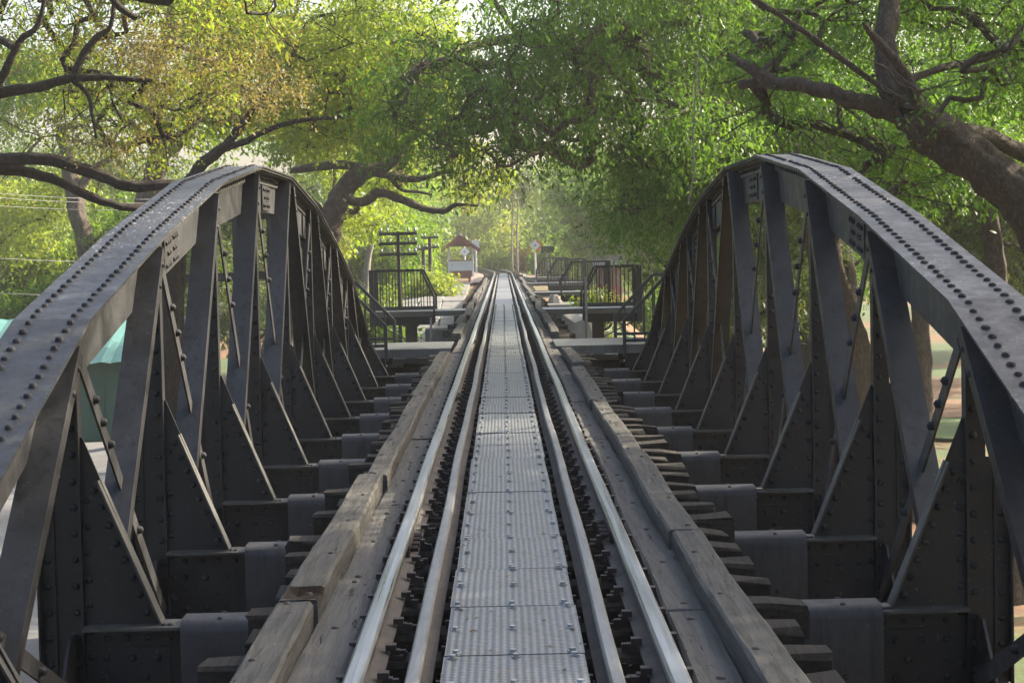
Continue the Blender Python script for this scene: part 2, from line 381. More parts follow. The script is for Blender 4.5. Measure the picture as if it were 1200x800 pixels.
        # truss-plane gusset at the foot
        mb = MB(); lo, hi = ZBC+.06, ZB-.04
        pl = [(y-.46, lo), (y+.46, lo), (y+.46, lo+.34), (y+.15, hi), (y-.15, hi), (y-.46, lo+.34)]
        vs = [(X(2.140), yy, z_) for yy, z_ in pl]+[(X(2.1535), yy, z_) for yy, z_ in pl]
        mb.add(vs, [tuple(range(6)), tuple(range(11, 5, -1))]+[(i, (i+1)%6, 6+(i+1)%6, 6+i) for i in range(6)])
        mb.build('gusset_plate', ['steel'], T)
        for dy in (-.38,-.28,-.18,.18,.28,.38):
            for dz in (.10,.20,.30): rv.dome((X(2.139), y+dy, lo+dz), (-s,0,0), .019, .014)
        # truss-plane gusset at the head
        if -2 < k < 9:
            mb = MB(); zt2 = KZ[k]-.14; dz = .20
            za, zb_ = chord_z(y-.30)-.14, chord_z(y+.30)-.14
            pl = [(y-.30, za-.10), (y+.30, zb_-.10), (y+.30, zb_-.05), (y, zt2), (y-.30, za-.05)]
            pl = [(y-.28, za-.22), (y+.28, zb_-.22), (y+.28, zb_), (y, zt2), (y-.28, za)]
            vs = [(X(2.154), yy, z_) for yy, z_ in pl]+[(X(2.1685), yy, z_) for yy, z_ in pl]
            mb.add(vs, [tuple(range(5)), tuple(range(9, 4, -1))]+[(i, (i+1)%5, 5+(i+1)%5, 5+i) for i in range(5)])
            mb.build('head_gusset', ['steel_bar'], T)
    # main diagonals and counter braces
    for k in range(-2, 9):
        near = k+1 <= 3; mid = (k == 3)
        kt, kb = (k+1, k) if k <= 3 else (k, k+1)
        sg = 1 if kt > kb else -1
        if min(KZ[kt], 9) > .2:
            p = Vector((X(2.118), YK(kt)-sg*.20, chord_z(YK(kt)-sg*.20)-.06)); q = Vector((X(2.118), YK(kb)+sg*.17, ZBC+.40))
            if KZ[kt] < .5: p.z = chord_z(p.y)-.06
            d = (q-p).normalized(); nrm = Vector((0, -d.z, d.y))
            if nrm.z < 0: nrm = -nrm
            mb = MB(); mb.bar(p, q, .155, .012, (1,0,0), 0)
            mb.bar(p-nrm*.041+Vector((-s*.072,0,0)), q-nrm*.041+Vector((-s*.072,0,0)), .010, .068, (1,0,0), 1)
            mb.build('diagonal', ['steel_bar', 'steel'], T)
            L = (q-p).length
            for i in range(int(L/.16)):
                if i < 2 or i > L/.16-4:
                    c = p+d*(.1+i*.16)-nrm*.041+Vector((-s*.078,0,0)); rv.dome(c, (-s,0,0), .018, .010)
        ct, cb = kb, kt
        if KZ[ct] > .2:
            sg = 1 if ct > cb else -1
            p = Vector((X(2.262+.035), YK(ct)-sg*.10, chord_z(YK(ct))-.22)); q = Vector((X(2.262+.035), YK(cb)+sg*.15, ZBC+.42))
            p2, q2 = p+Vector((-s*.19,0,0)), q+Vector((-s*.19,0,0))
            mb = MB(); mb.bar(p2, q2, .012, .085, (1,0,0), 0); mb.build('counter_brace', ['steel_bar'], T)
            d = (q2-p2).normalized(); L = (q2-p2).length
            for t in (.12,.2,.28,.62): rv.dome(p2+d*(L*t)+Vector((-s*.006,0,0)), (-s,0,0), .026, .034)
    # splice plates on the chord web
    for yc in (7.3, 12.02, 16.92, 21.82, 26.5):
        mb = MB(); pl = []
        for yy in (yc-.24, yc+.24): pl.append((yy, chord_z(yy)-.345)); 
        for yy in (yc+.24, yc-.24): pl.append((yy, chord_z(yy)-.125))
        vs = [(X(2.155), yy, z_) for yy, z_ in pl]+[(X(2.1685), yy, z_) for yy, z_ in pl]
        mb.add(vs, [(0,1,2,3),(7,6,5,4)]+[(i,(i+1)%4,4+(i+1)%4,4+i) for i in range(4)])
        mb.build('splice_plate', ['steel_cover'], T)
        for dy in (-.19,-.13,-.07,.07,.13,.19):
            for dz, on in ((.16,1),(.23,abs(dy) < .15),(.30,1)):
                if on: rv.dome((X(2.1545), yc+dy, chord_z(yc+dy)-dz), (-s,0,0), .020, .016)
    rv.build('rivets', ['rivet'], T, smooth=True, kind='stuff')
side_truss(-1); side_truss(1)
for k in range(-2, 10):
    y = YK(k); B = empty('floor_beam', bridge)
    mb = MB(); mb.box(-2.098, 2.098, y-.006, y+.006, ZB-.68, ZB-.016); mb.build('web_plate', ['steel'], B)
    mb = MB(); mb.box(-2.098, 2.098, y-.105, y+.105, ZB-.014, ZB, 0, 0)
    for s in (-1, 1): mb.box(-2.04, 2.04, y+s*.007, y+s*.09, ZB-.026, ZB-.015, 1)
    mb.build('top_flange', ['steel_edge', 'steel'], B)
    mb = MB(); mb.box(-2.04, 2.04, y-.018, y-.0065, ZB-.10, ZB-.027)
    for s in (-1, 1): mb.box(s*1.70, s*1.925, y-.016, y-.0065, ZB-.66, ZB-.105)
    mb.build('stiffener_angle', ['steel'], B)
    # cover: inverted trough with rounded shoulders
    prof = [(-.135,-.60),(-.135,-.03),(-.125,.006),(-.10,.026),(-.06,.034),(.06,.034),(.10,.026),(.125,.006),(.135,-.03),(.135,-.60)]
    x0, x1 = -1.63, 1.68; n = len(prof); vs = [(x, y+a, ZB+b_) for x in (x0, x1) for a, b_ in prof]
    fs = [(i, i+1, n+i+1, n+i) for i in range(n-1)]; mb = MB(); mb.add(vs, [f[::-1] for f in fs])
    vs = [(x, y+a*.955, ZB+b_-.006) for x in (x0, x1) for a, b_ in prof]; mb.add(vs, fs)
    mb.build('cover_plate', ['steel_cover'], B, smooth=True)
    rv = MB()
    for xx in (-1.45, -.9, .9, 1.5):
        for yy in (-.075, .075): rv.dome((xx, y+yy, ZB+.031), (0,0,1), .016, .01)
        rv.dome((xx, y-.135, ZB-.30), (0,-1,0), .016, .01)
    for s in (-1, 1):
        for i, dz in enumerate((.16,.25,.34,.43,.52,.61)):
            for u in ((1.76, 1.88) if i % 2 == 0 else (1.82,)): rv.dome((s*u, y-.016, ZB-dz), (0,-1,0), .022, .017)
            rv.dome((s*2.005, y-.006, ZB-dz), (0,-1,0), .02, .016)
        for u in (1.70,1.80,1.90,2.0): rv.dome((s*u, y-.018, ZB-.063), (0,-1,0), .018, .014)
        for u in (1.69, 1.72): rv.dome((s*u, y-.05, ZB), (0,0,1), .018, .012)
    rv.build('rivets', ['rivet'], B, smooth=True, kind='stuff')
for s in (-1, 1):
    mb = MB(); mb.box(s*.52-.075, s*.52+.075, YK(-2), YK(9), -.318, -.302); mb.box(s*.52-.008, s*.52+.008, YK(-2), YK(9), -.80, -.319); mb.box(s*.52-.075, s*.52+.075, YK(-2), YK(9), -.815, -.801)
    mb.build('stringer', ['steel'], bridge)
for k in range(-2, 9):   # bottom lateral bracing
    mb = MB(); mb.bar((-2, YK(k), -1.06), (2, YK(k+1), -1.06), .1, .012, (0,1,0)); mb.bar((2, YK(k), -1.08), (-2, YK(k+1), -1.08), .1, .012, (0,1,0)); mb.build('lateral_brace', ['steel'], bridge)

# piers and plate girders of the approach
for yc, wd in ((29.6, 2.2), (4.1, .8)):
    pr = tag(empty('bridge_pier', None, (0, yc, ground_z(0, yc))), 'grey concrete pier below the far end of the truss span' if yc > 10 else 'grey concrete pier below the near end of the truss span', 'pier')
    mb = MB(); h = 4.5-1.2; mb.box(-2.9, 2.9, -wd/2, wd/2, 0, h-.3, 0, .12); mb.build('shaft', ['concrete'], pr)
    mb = MB(); mb.box(-3.1, 3.1, -wd/2-.15, wd/2+.15, h-.299, h, 0, .05); mb.build('cap', ['concrete'], pr)
BENTS = (47.0, 65.5, 84.0, 101.0)
ap = tag(empty('approach_girders', None, (0, 30, -.4)), 'dark plate girders carrying the track on from the truss to the embankment', 'bridge')
for s in (-1, 1):
    for ya, yb in zip((30.4,)+BENTS[:-1], BENTS):
        mb = MB(); x = s*.55
        mb.box(x-.11, x+.11, ya-30+.03, yb-30-.03, .098-.02, .098); mb.box(x-.008, x+.008, ya-30+.03, yb-30-.03, -.78, .077); mb.box(x-.11, x+.11, ya-30+.03, yb-30-.03, -.80, -.781)
        n = int((yb-ya)/1.3)
        for i in range(n): yy = ya-30+.3+i*1.3; mb.box(x+s*.009, x+s*.09, yy, yy+.012, -.779, .076)
        mb.build('plate_girder', ['steel'], ap)
for i, yb in enumerate(BENTS):
    gz = max(ground_z(0, yb), -4.5)
    if gz > -1.35: continue
    t = tag(empty('trestle_bent', None, (0, yb, gz)), ['dark steel trestle bent nearest the truss span, braced crosswise', 'dark steel trestle bent in the middle of the approach, shorter than the nearest', 'short dark steel trestle bent close to the embankment', ''][i], 'trestle', 'steel trestle bents under the approach')
    H = -1.21-gz
    for s in (-1, 1):
        mb = MB(); xx = s*2.3; mb.box(xx-.14, xx+.14, -.13, -.115, -.4, H+.78); mb.box(xx-.14, xx+.14, .115, .13, -.4, H+.78); mb.box(xx-.008, xx+.008, -.1145, .1145, -.4, H+.78)
        mb.box(xx-.19, xx+.19, -.18, .18, H+.781, H+.83); mb.build('column', ['rusty'], t)
    mb = MB(); mb.box(-2.9, 2.9, -.16, .16, H-.2, H-.002); mb.build('cross_beam', ['steel'], t)
    for s in (-1, 1):
        mb = MB(); mb.bar((s*-2.2, -.2, .1), (s*2.2, -.2, H+.2), .1, .02, (0,1,0)); mb.build('cross_brace', ['rusty'], t)
mb = MB()

# ------------------------------------------------------------ track
TRK = tag(empty('railway_track', None, (0, 0, 0)), 'narrow gauge track with four shiny rails on dark timber sleepers', 'railway track')
def sleeper_mesh(seed, wear):
    r = random.Random(seed); mb = MB(); nxs = 16; L = 1.15+r.uniform(-.05, .05)
    sect = [(-.10,-.145),(-.105,-.02),(-.09,0),(.09,0),(.105,-.02),(.10,-.145)]; k = 6; vs = []
    for i in range(nxs+1):
        x = -L+2*L*i/nxs; e = 1 if i in (0, nxs) else .25
        for a, b_ in sect: vs.append((x+(r.uniform(-.014,.014)*wear if e == 1 else 0), a+r.uniform(-.008,.008)*e*wear*2, b_+(r.uniform(-.012,.004)*e*wear*2 if abs(x) > .75 else r.uniform(-.003,0))))
    fs = [(i*k+j, (i+1)*k+j, (i+1)*k+(j+1)%k, i*k+(j+1)%k)[::-1] for i in range(nxs) for j in range(k)]
    fs += [tuple(range(k)), tuple(nxs*k+j for j in range(k-1,-1,-1))]
    mb.add(vs, fs); return mb.mesh('sleeper', ['sleeper'])
SLM = [sleeper_mesh(i, .6+.25*(i % 4)) for i in range(8)]
ysl = 3.0; spk = MB(); SL = []
while ysl < 104:
    SL.append(ysl); ysl += .518 if ysl < 60 else .60
while ysl < 175: SL.append(ysl); ysl += 1.0
for i, y in enumerate(SL):
    r = random.Random(i)
    inst(SLM[i % 8], 'sleeper', TRK, (trackx(y)+.045+r.uniform(-.075,.075), y, -.145+r.uniform(-.004,.001)), (0, 0, r.uniform(-.02,.02)), (1, 1, 1))
    if y < 45:
        for xr in (-.53, .53):
            for dx in (-.085, .085):
                yy = y+r.uniform(-.05,.05); spk.box(xr+dx-.018, xr+dx+.018, yy-.02, yy+.02, -.145, -.105); spk.box(xr+dx*.82-.02, xr+dx*.82+.02, yy-.024, yy+.024, -.108, -.085)
        for xr in (-.34, .34):
            for dx in (-.08, .08):
                yy = y+r.uniform(-.05,.05); spk.box(xr+dx-.014, xr+dx+.014, yy-.015, yy+.015, -.14, -.11)
        if r.random() < .8:   # splinters and rubble on the sleepers
            for _ in range(9):
                xx = r.choice((-1, 1))*r.uniform(.38, .49); yy = y+r.uniform(-.09,.09); s_ = r.uniform(.006,.02); spk.box(xx-s_, xx+s_, yy-s_*.8, yy+s_*.8, -.147, -.145+s_*1.1)
spk.build('spikes', ['rusty'], TRK, kind='stuff')
prof = [(-.062,-.132),(-.062,-.120),(-.010,-.105),(-.0085,-.045),(-.033,-.036),(-.034,-.010),(-.024,-.001),(0,0),(.024,-.001),(.034,-.010),(.033,-.036),(.0085,-.045),(.010,-.105),(.062,-.120),(.062,-.132)]
def rail(x0, name, topm, wob, y1, dz=0, halfw=1):
    mb = MB(); path = []; y = 1.0; r = random.Random(int(x0*100)+5)
    ph = r.uniform(0, 6)
    while y < y1:
        wb = wob*(math.sin(y*.55+ph)+.6*math.sin(y*1.31+2*ph)); fl = 0
        path.append((x0+trackx(y)+wb+fl, y, dz+.3*wob*math.sin(y*.8+ph))); y += .5
    pf = [(a*halfw, b_) for a, b_ in prof]
    mb.sweep(pf, path, lambda j: 1 if 4 <= j <= 9 else 0)
    o = mb.build(name, ['railside', topm], TRK, smooth=False)
    return o
for x in (-.53, .53): rail(x, 'running_rail', 'railtop', .0025, 175)
for x in (-.34, .34): rail(x, 'guard_rail', 'guardtop', .0045, 112, -.012, .74)
for (x, y, inner) in ((-.53, 9.55, 1), (.53, 9.85, -1), (-.53, 19.2, 1), (.53, 21.3, -1), (-.53, 31, 1)):   # fishplates
    mb = MB(); xx = inner*.024; mb.box(xx-.008, xx+.010, -.28, .28, -.104, -.046)
    for t in (-.21,-.07,.07,.21): mb.tube([(xx, t, -.075), (xx+inner*.05, t, -.075)], .018, 6)
    mb.build('fishplate', ['rusty'], TRK, loc=(x, y, 0))

WK = tag(empty('metal_walkway', None, (0, 0, 0)), 'strip of grey chequered steel tread plates laid between the rails', 'walkway')
meshes = {}
def tread(L):
    if L not in meshes:
        mb = MB(); mb.box(-.25, .25, .004, L-.004, -.008, 0); mb.box(-.25, -.238, .006, L-.006, -.05, -.009); mb.box(.238, .25, .006, L-.006, -.05, -.009); meshes[L] = mb.mesh('tread_plate', ['tread'])
    return meshes[L]
y = 1.2; bt = MB(); i = 0
while y < 122:
    r = random.Random(i*3+1); L = .92 if y < 60 else 2.4
    zz = -.055+r.uniform(-.002,.003)
    inst(tread(L), 'tread_plate', WK, (trackx(y)+r.uniform(-.004,.004), y, zz), (r.uniform(-.003,.003), r.uniform(-.004,.004), r.uniform(-.002,.002)))
    if y < 50:
        for x in (-.215, 0, .215):
            for t in (.035, .46, L-.035):
                cx_, cy_ = x+r.uniform(-.008,.008), y+t+r.uniform(-.01,.01)
                bt.tube([(cx_, cy_, zz-.001), (cx_, cy_, zz+.014)], .013, 6); bt.tube([(cx_, cy_, zz), (cx_, cy_, zz+.004)], .019, 6)
    y += L; i += 1
bt.build('bolts', ['steel_pale'], WK, kind='stuff')
mb = MB()
for x in (-.2, .2): mb.box(x-.03, x+.03, 1.2, 120, -.143, -.115)
mb.build('bearer_strips', ['steel'], WK)

mb = MB(); r = random.Random(15)
for i in range(420):
    x = r.choice((-1, 1))*r.uniform(.05, .95) if i % 3 else r.uniform(-.25, .25); y = 5+28*r.random()**1.4
    ax = abs(x); z = -.052 if ax < .25 else -.143 if ax < .30 or .40 < ax < .46 else -.093 if .62 < ax < .78 else .006 if .80 < ax < .92 else None
    if z is None: continue
    L = r.uniform(.008, .022); t = r.uniform(0, 6.28); dx, dy = math.cos(t)*L, math.sin(t)*L; k_ = .3
    mb.add([(x-dx, y-dy, z), (x-dy*k_, y+dx*k_, z+r.uniform(.002, .007)), (x+dx, y+dy, z+r.uniform(0, .004)), (x+dy*k_, y-dx*k_, z+.002)], [(0, 1, 2, 3)])
mb.build('fallen_leaves', [plain('dry_leaf_litter', (.16, .11, .05), .8, .6, 40)], kind='stuff')
def beam_mesh(L, wd, ht, seed, notch=None, bev=.012):
    """timber lying along +Y, top at z=0, gently uneven"""
    r = random.Random(seed); mb = MB(); n = max(6, int(L/.28)); k = 6; vs = []
    wv = [r.uniform(-1, 1) for _ in range(n+2)]
    cols = [-wd/2, -wd/2+bev, -wd/6, wd/6, wd/2-bev, wd/2]
    ylist = [L*i/n for i in range(n+1)]
    if notch: ylist = sorted(set(ylist+[notch[0]+t*notch[1] for t in (0, .08, .3, .6, .85, 1)]))
    n = len(ylist)-1
    for i, yy in enumerate(ylist):
        bow = .006*math.sin(yy*1.7+seed)
        row = [(cols[0], -ht), (cols[0], -bev), (cols[1], 0), (cols[2], 0), (cols[3], 0), (cols[4], 0), (cols[5], -bev), (cols[5], -ht)]
        for j, (a, b_) in enumerate(row):
            dz = r.uniform(-.004, .0015) if b_ > -ht else 0
            if notch and notch[0] < yy < notch[0]+notch[1] and j in (3, 4, 5, 6): dz -= notch[2]*(.5+.5*r.random())
            vs.append((a+bow+r.uniform(-.0025,.0025), yy+(r.uniform(-.012,.012) if i in (0, n) else 0), b_+dz))
    k = 8; fs = [(i*k+j, i*k+(j+1)%k, (i+1)*k+(j+1)%k, (i+1)*k+j)[::-1] for i in range(n) for j in range(k)]
    fs = [f[::-1] for f in fs]
    mi = []
    for i in range(n):
        for j in range(k): mi.append(1 if notch and notch[0]-.001 <= ylist[i] < notch[0]+notch[1]-.001 and j in (2,3,4,5) else 0)
    mb.add(vs, fs+[tuple(range(k-1,-1,-1)), tuple(n*k+j for j in range(k))]); mb.mi = mi+[0, 0]
    return mb
def run(name, part, label, cat, pieces, wd, ht, zt, mt):
    o = tag(empty(name, None, (0, 0, 0)), label, cat)
    for i, (xa, xb, ya, yb, *nt_) in enumerate(pieces):
        b_ = beam_mesh(yb-ya-.012, wd*(1+.08*math.sin(i*2.3)), ht, i*7+int(abs(xa)*100)+len(name), nt_[0] if nt_ else None)
        q = b_.build(part, [mt, 'rot'], o, loc=(xa, ya, zt+(.006*math.sin(i*1.9)))); q.rotation_euler = (0, 0, -math.atan2(xb-xa, yb-ya))
        nb = MB(); yy = .12
        while yy < yb-ya:
            for dx in ((0,) if wd > .16 else (-.03, .03)[i % 2:i % 2+1]): nb.dome((dx, yy, 0), (0,0,1), .018, .008)
            yy += 1.05
        nb.build('bolt_heads', ['rusty'], q, smooth=True, kind='stuff')
def cont(x, ys, jit=.02, seed=1):
    r = random.Random(seed); out = []
    for a, b_ in zip(ys, ys[1:]): out.append((x+r.uniform(-jit, jit), x+r.uniform(-jit, jit), a, b_))
    return out
LT = [(-.860,-.865,3.2,7.57),(-.855,-.865,7.57,11.9,(.02,.30,.04)),(-.835,-.850,11.9,18.6),(-.865,-.85,18.6,26.6)]+cont(-.87, [32.2, 37, 42, 46, 52, 58, 64, 72, 80, 90, 100], .05, 2)
run('guard_timber', 'timber_beam', 'long grey guard timber in worn lengths along the left edge of the deck', 'timber', LT, .15, .135, 0, 'wood')
RT = [(.855,.860,3.2,9.25),(.845,.85,9.25,13.0),(.86,.845,13.0,17.5),(.845,.85,17.5,22.6),(.90,.86,23.2,26.8)]+cont(.88, [32.2, 36.5, 42, 46.2, 52, 58, 64, 72, 80, 90, 100], .06, 3)
run('guard_timber', 'timber_beam', 'long cracked grey guard timber in worn lengths along the right edge of the deck', 'timber', RT, .15, .135, 0, 'wood')
run('deck_boards', 'plank', 'row of flat grey boards between the left rail and its guard timber', 'boards', cont(-.695, [3.2, 6.3, 8.6, 11.2, 15.1, 19.3, 23.6, 28.0, 32, 36, 41, 46, 52, 58, 66, 75, 86, 98], .012, 4), .185, .045, -.098, 'plank')
run('deck_boards', 'plank', 'row of flat grey boards with sun flecks between the right rail and its guard timber', 'boards', cont(.70, [3.2, 7.7, 12.3, 14.8, 18.4, 22.2, 26.8, 32, 36, 41, 46, 52, 58, 66, 75, 86, 98], .012, 5), .17, .045, -.098, 'plank')

# ------------------------------------------------------------ refuge platforms with railings
def refuge(s, y, label, x_in, x_out, front=True, deck_x=.78, slope=.5, dz=0, depth=1.5, step=.15, mt='steel_bar'):
    o = tag(empty('refuge_platform', None, (0, y, -.06+dz)), label, 'platform', 'refuge platforms beside the track')
    mb = MB(); mb.box(s*deck_x, s*x_out, -depth/2, depth/2, -.012, 0); mb.box(s*deck_x, s*x_out, -depth/2, -depth/2+.012, -.13, -.0125); mb.box(s*deck_x, s*x_out, depth/2-.012, depth/2, -.13, -.0125)
    mb.build('deck_plate', ['tread'], o)
    for yy in (-depth/2+.1, depth/2-.2): mb = MB(); mb.box(s*(x_in+.02), s*(x_out-.02), yy, yy+.1, -.34, -.131); mb.build('bearer', ['steel'], o)
    bal = MB(); bal.box(-.011, .011, -.011, .011, .06, .97); balm = bal.mesh('baluster', [mt])
    for yy in (-depth/2-.03, depth/2+.03):
        mb = MB(); r_ = .024; S = (0, 1, 0)
        mb.bar((s*(x_in+slope), yy, 1.0), (s*x_out, yy, 1.0), .05, .05, S); mb.bar((s*(x_in), yy, .35), (s*(x_in+slope), yy, 1.0), .05, .05, S)
        mb.bar((s*x_in, yy, -.17), (s*x_in, yy, .36), .05, .05, S); mb.bar((s*x_in, yy, .06), (s*x_out, yy, .06), .045, .045, S)
        mb.build('handrail', [mt], o)
        n = int((x_out-x_in)/step)
        for i in range(1, n):
            x = x_in+i*(x_out-x_in)/n; h = 1.0 if x > x_in+slope else .35+.65*(x-x_in)/slope
            inst(balm, 'baluster', o, (s*x, yy, 0), (0,0,0), (1, 1, (h-.0)/1.0))
    mb = MB(); mb.bar((s*x_out, -depth/2-.03, 1.0), (s*x_out, depth/2+.03, 1.0), .05, .05, (1,0,0)); mb.bar((s*x_out, -depth/2, .06), (s*x_out, depth/2, .06), .045, .045, (1,0,0)); mb.build('end_rail', [mt], o)
    for yy in (-depth/2-.03, depth/2+.03):
        mb = MB(); mb.box(s*x_out-.09*(s > 0)-.0, s*x_out+.09*(s < 0)+.0, yy-.03, yy+.03, -.35, 1.02) if False else mb.box(s*(x_out-.10), s*(x_out+.02), yy-.028, yy+.028, -.35, 1.03)
        mb.build('corner_post', [mt], o)
    mb = MB(); mb.bar((s*(x_out-.15), 0, -.36), (s*1.2, 0, -1.35), .12, .03, (0,1,0)); mb.build('bracket', ['steel'], o)
    return o
refuge(-1, 29.6, 'refuge platform at the far end of the left truss with steeply raked handrails', 1.78, 3.3, slope=.62, depth=2.2, deck_x=.82)
refuge(1, 29.6, 'refuge platform at the far end of the right truss with steeply raked handrails', 1.78, 3.3, slope=.62, depth=2.2, deck_x=.76)
refuge(-1, 47.6, 'black railed refuge platform standing alone to the left of the track before the telegraph pole', 1.72, 3.28, slope=.30)
refuge(1, 47.0, 'black railed refuge platform right of the track, second one past the truss', 1.93, 3.32, slope=.35, step=.19)
refuge(1, 65.5, 'black railed refuge platform right of the track, third one past the truss', 1.95, 3.62, slope=.4)
refuge(1, 84, 'black railed refuge platform right of the track, fourth one past the truss', 1.95, 3.6, slope=.4)
refuge(1, 101, 'black railed refuge platform farthest along the right of the track', 1.75, 3.4, slope=.4)

# pale vertical posts by the platforms
for px, yt, yb, Y, lab in ((636+50, 0, 0, 0, ''),): pass
def post(p, q, r, m_, name, label, cat, group=None):
    mb = MB(); p = Vector(p); q = Vector(q); mb.tube([q-q, p-q], r, 6); o = mb.build(name, [m_], loc=q); tag(o, label, cat, group); return o
post(P(686.5, 325, 44.5), P(687.5, 398, 44.5), .03, 'steel_pale', 'steel_stake', 'thin pale steel stake in front of the right platform', 'stake')
post(P(505, 372, 46.2), P(505, 404, 46.2), .03, 'steel_pale', 'steel_stake', 'thin pale steel stake below the left platform', 'stake')

# concrete abutment and stone pitching on the left
mb = MB(); mb.box(-2.3, -1.0, 0, 1.4, 0, 1.5, 0, .05); o = mb.build('abutment_block', ['slab'], loc=(0, 55, -2.3)); tag(o, 'dark grey concrete block beneath the track left of the rails', 'abutment')
mb = MB(); mb.box(1.1, 3.2, 0, 1.2, 0, 1.5, 0, .05); o = mb.build('abutment_block', ['slab'], loc=(0, 62, -1.9)); tag(o, 'pale concrete block beneath the track right of the rails', 'abutment')
PV = empty('stone_pitching', None, (0, 0, 0)); PV['kind'] = 'structure'
r = random.Random(4); slm = []
for v_ in range(5):
    mb = MB(); mb.box(-.5, .5, -.5, .5, -.12, 0, 0, .03); slm.append(mb.mesh('paving_slab', ['slab']))
for j in range(26):
    for i in range(4):
        x = -1.7-i*.82-j*.02+r.uniform(-.02,.02); y = 60+j*1.72+r.uniform(-.05,.05); z = ground_z(x, y)
        sl_ = (ground_z(x+.4, y)-ground_z(x-.4, y))/.8; sy_ = (ground_z(x, y+.6)-ground_z(x, y-.6))/1.2
        inst(slm[(i+j) % 5], 'paving_slab', PV, (x, y, z+.10+r.uniform(-.015,.02)), (math.atan(sy_), -math.atan(sl_), r.uniform(-.02,.02)), (.8, 1.68, 1))
def rock(mb, r, sx, sy_, sz):
    import itertools
    pts = []
    for i in range(3):
        for j in range(7):
            t = 2*math.pi*j/7; rr = (.95, 1.0, .55)[i]*r.uniform(.8, 1.15); pts.append((math.cos(t)*rr*sx, math.sin(t)*rr*sy_, (0-.3, .45, 1)[i]*sz*r.uniform(.85, 1.1)))
    k = 7; fs = [(i*k+j, i*k+(j+1)%k, (i+1)*k+(j+1)%k, (i+1)*k+j) for i in range(2) for j in range(k)]+[tuple(14+j for j in range(7))]
    mb.add(pts, fs)
ROCKS = [(693, 345, 62, .62), (676, 370, 56, .72), (657, 372, 54, .45), (664, 386, 50, .42), (650, 347, 64, .34), (706, 384, 52, .55), (724, 390, 50, .45), (644, 342, 72, .34), (740, 396, 48, .4), (530, 374, 53, .42), (512, 384, 50, .4), (541, 368, 57, .34)]
RL = ['large bright boulder framed by the second right platform and its column', 'largest pale boulder right of the track, below the second platform deck', 'rounded boulder hard against the right side of the track sleepers', 'grey boulder just beyond the first right platform deck', 'small boulder under the third right platform', 'boulder beside the foot of the right trestle column', 'boulder under the raked handrails at the right truss end', 'small boulder farthest back on the right below the track', 'outermost boulder on the right, next to the truss end', 'boulder just below the left platform near the concrete block', 'small stone behind the first left platform deck', 'stone on the left tight against the sleepers by the paving slabs']
for i, (px, py, Y, s_) in enumerate(ROCKS):
    p = P(px, py, Y); gz = ground_z(p.x, Y); r = random.Random(i+50); mb = MB(); rock(mb, r, s_, s_*.8, s_*.7)
    base = min(p.z-.3, -1.0); mb2 = MB(); o = mb.build('boulder', ['stone'], loc=(p.x, Y, gz))
    side = 'right' if px > 600 else 'left'
    o.scale = (1, 1, min(2.6, max(1, (p.z-gz)/(s_*.7)))) if p.z > gz else (1, 1, 1)
    tag(o, RL[i], 'boulder', f'boulders under the approach, {side} side')

# ------------------------------------------------------------ hut, signs, poles, shed
HP = P(541, 324, 112); hut = tag(empty('track_hut', None, (HP.x, 112, HP.z)), 'small white and red lookout hut with gabled roof on stilts beside the track', 'hut')
mb = MB(); mb.box(-1.15, .55, -.65, .75, -.10, 0); mb.build('floor', ['red'], hut)
mb = MB(); mb.box(-.68, .62, -.55, -.50, .003, .34); mb.build('lower_panel', ['red'], hut)
mb = MB(); mb.box(-.68, .62, -.56, -.49, .343, .92); mb.build('front_panel', ['white'], hut)
mb = MB(); mb.box(-.72, .66, -.60, -.45, .923, .97); mb.build('sill', ['red'], hut)
for sx in (-1, 1):
    mb = MB(); x = -.03+sx*.62; mb.box(x-.02, x+.02, -.488, .6, .003, .90); mb.build('side_panel', ['white'], hut)
    for yy in (-.53, .62):
        mb = MB(); x = -.03+sx*.70; mb.box(x-.05, x+.05, yy-.05, yy+.05, .0035, 1.75); mb.build('post', ['white'], hut)
    mb = MB(); mb.box(-.03+sx*.5-.06, -.03+sx*.5+.06, -.5, -.38, -1.1, -.101); mb.build('stilt', ['red'], hut)
    a = Vector((-.03, 0, 2.36)); b_ = Vector((-.03+sx*1.16, 0, 1.50)); d = (b_-a)
    mb = MB(); vs = []
    for yy in (-.95, 1.0):
        for pnt, dz in ((a, 0), (b_, 0), (b_, .07), (a, .07)): vs.append((pnt.x, yy, pnt.z+dz))
    fs = [(0,1,2,3),(7,6,5,4),(0,4,5,1),(1,5,6,2),(2,6,7,3),(3,7,4,0)]; mb.add(vs, fs if sx > 0 else [f[::-1] for f in fs]); mb.build('roof_slope', ['roofred'], hut)
    mb = MB(); mb.bar((a.x, -.97, a.z-.03), (b_.x, -.97, b_.z-.03), .03, .20, (0,1,0)); mb.build('barge_board', ['red'], hut)
mb = MB(); mb.add([(-.70,-.56,1.76),(.64,-.56,1.76),(-.03,-.56,2.28),(-.70,-.50,1.76),(.64,-.50,1.76),(-.03,-.50,2.28)], [(0,1,2),(5,4,3),(0,3,4,1),(1,4,5,2),(2,5,3,0)]); mb.build('gable', ['red'], hut)
mb = MB(); mb.box(-.08, .02, -1.0, 1.03, 2.40, 2.50); mb.build('ridge_cap', ['steel_pale'], hut)

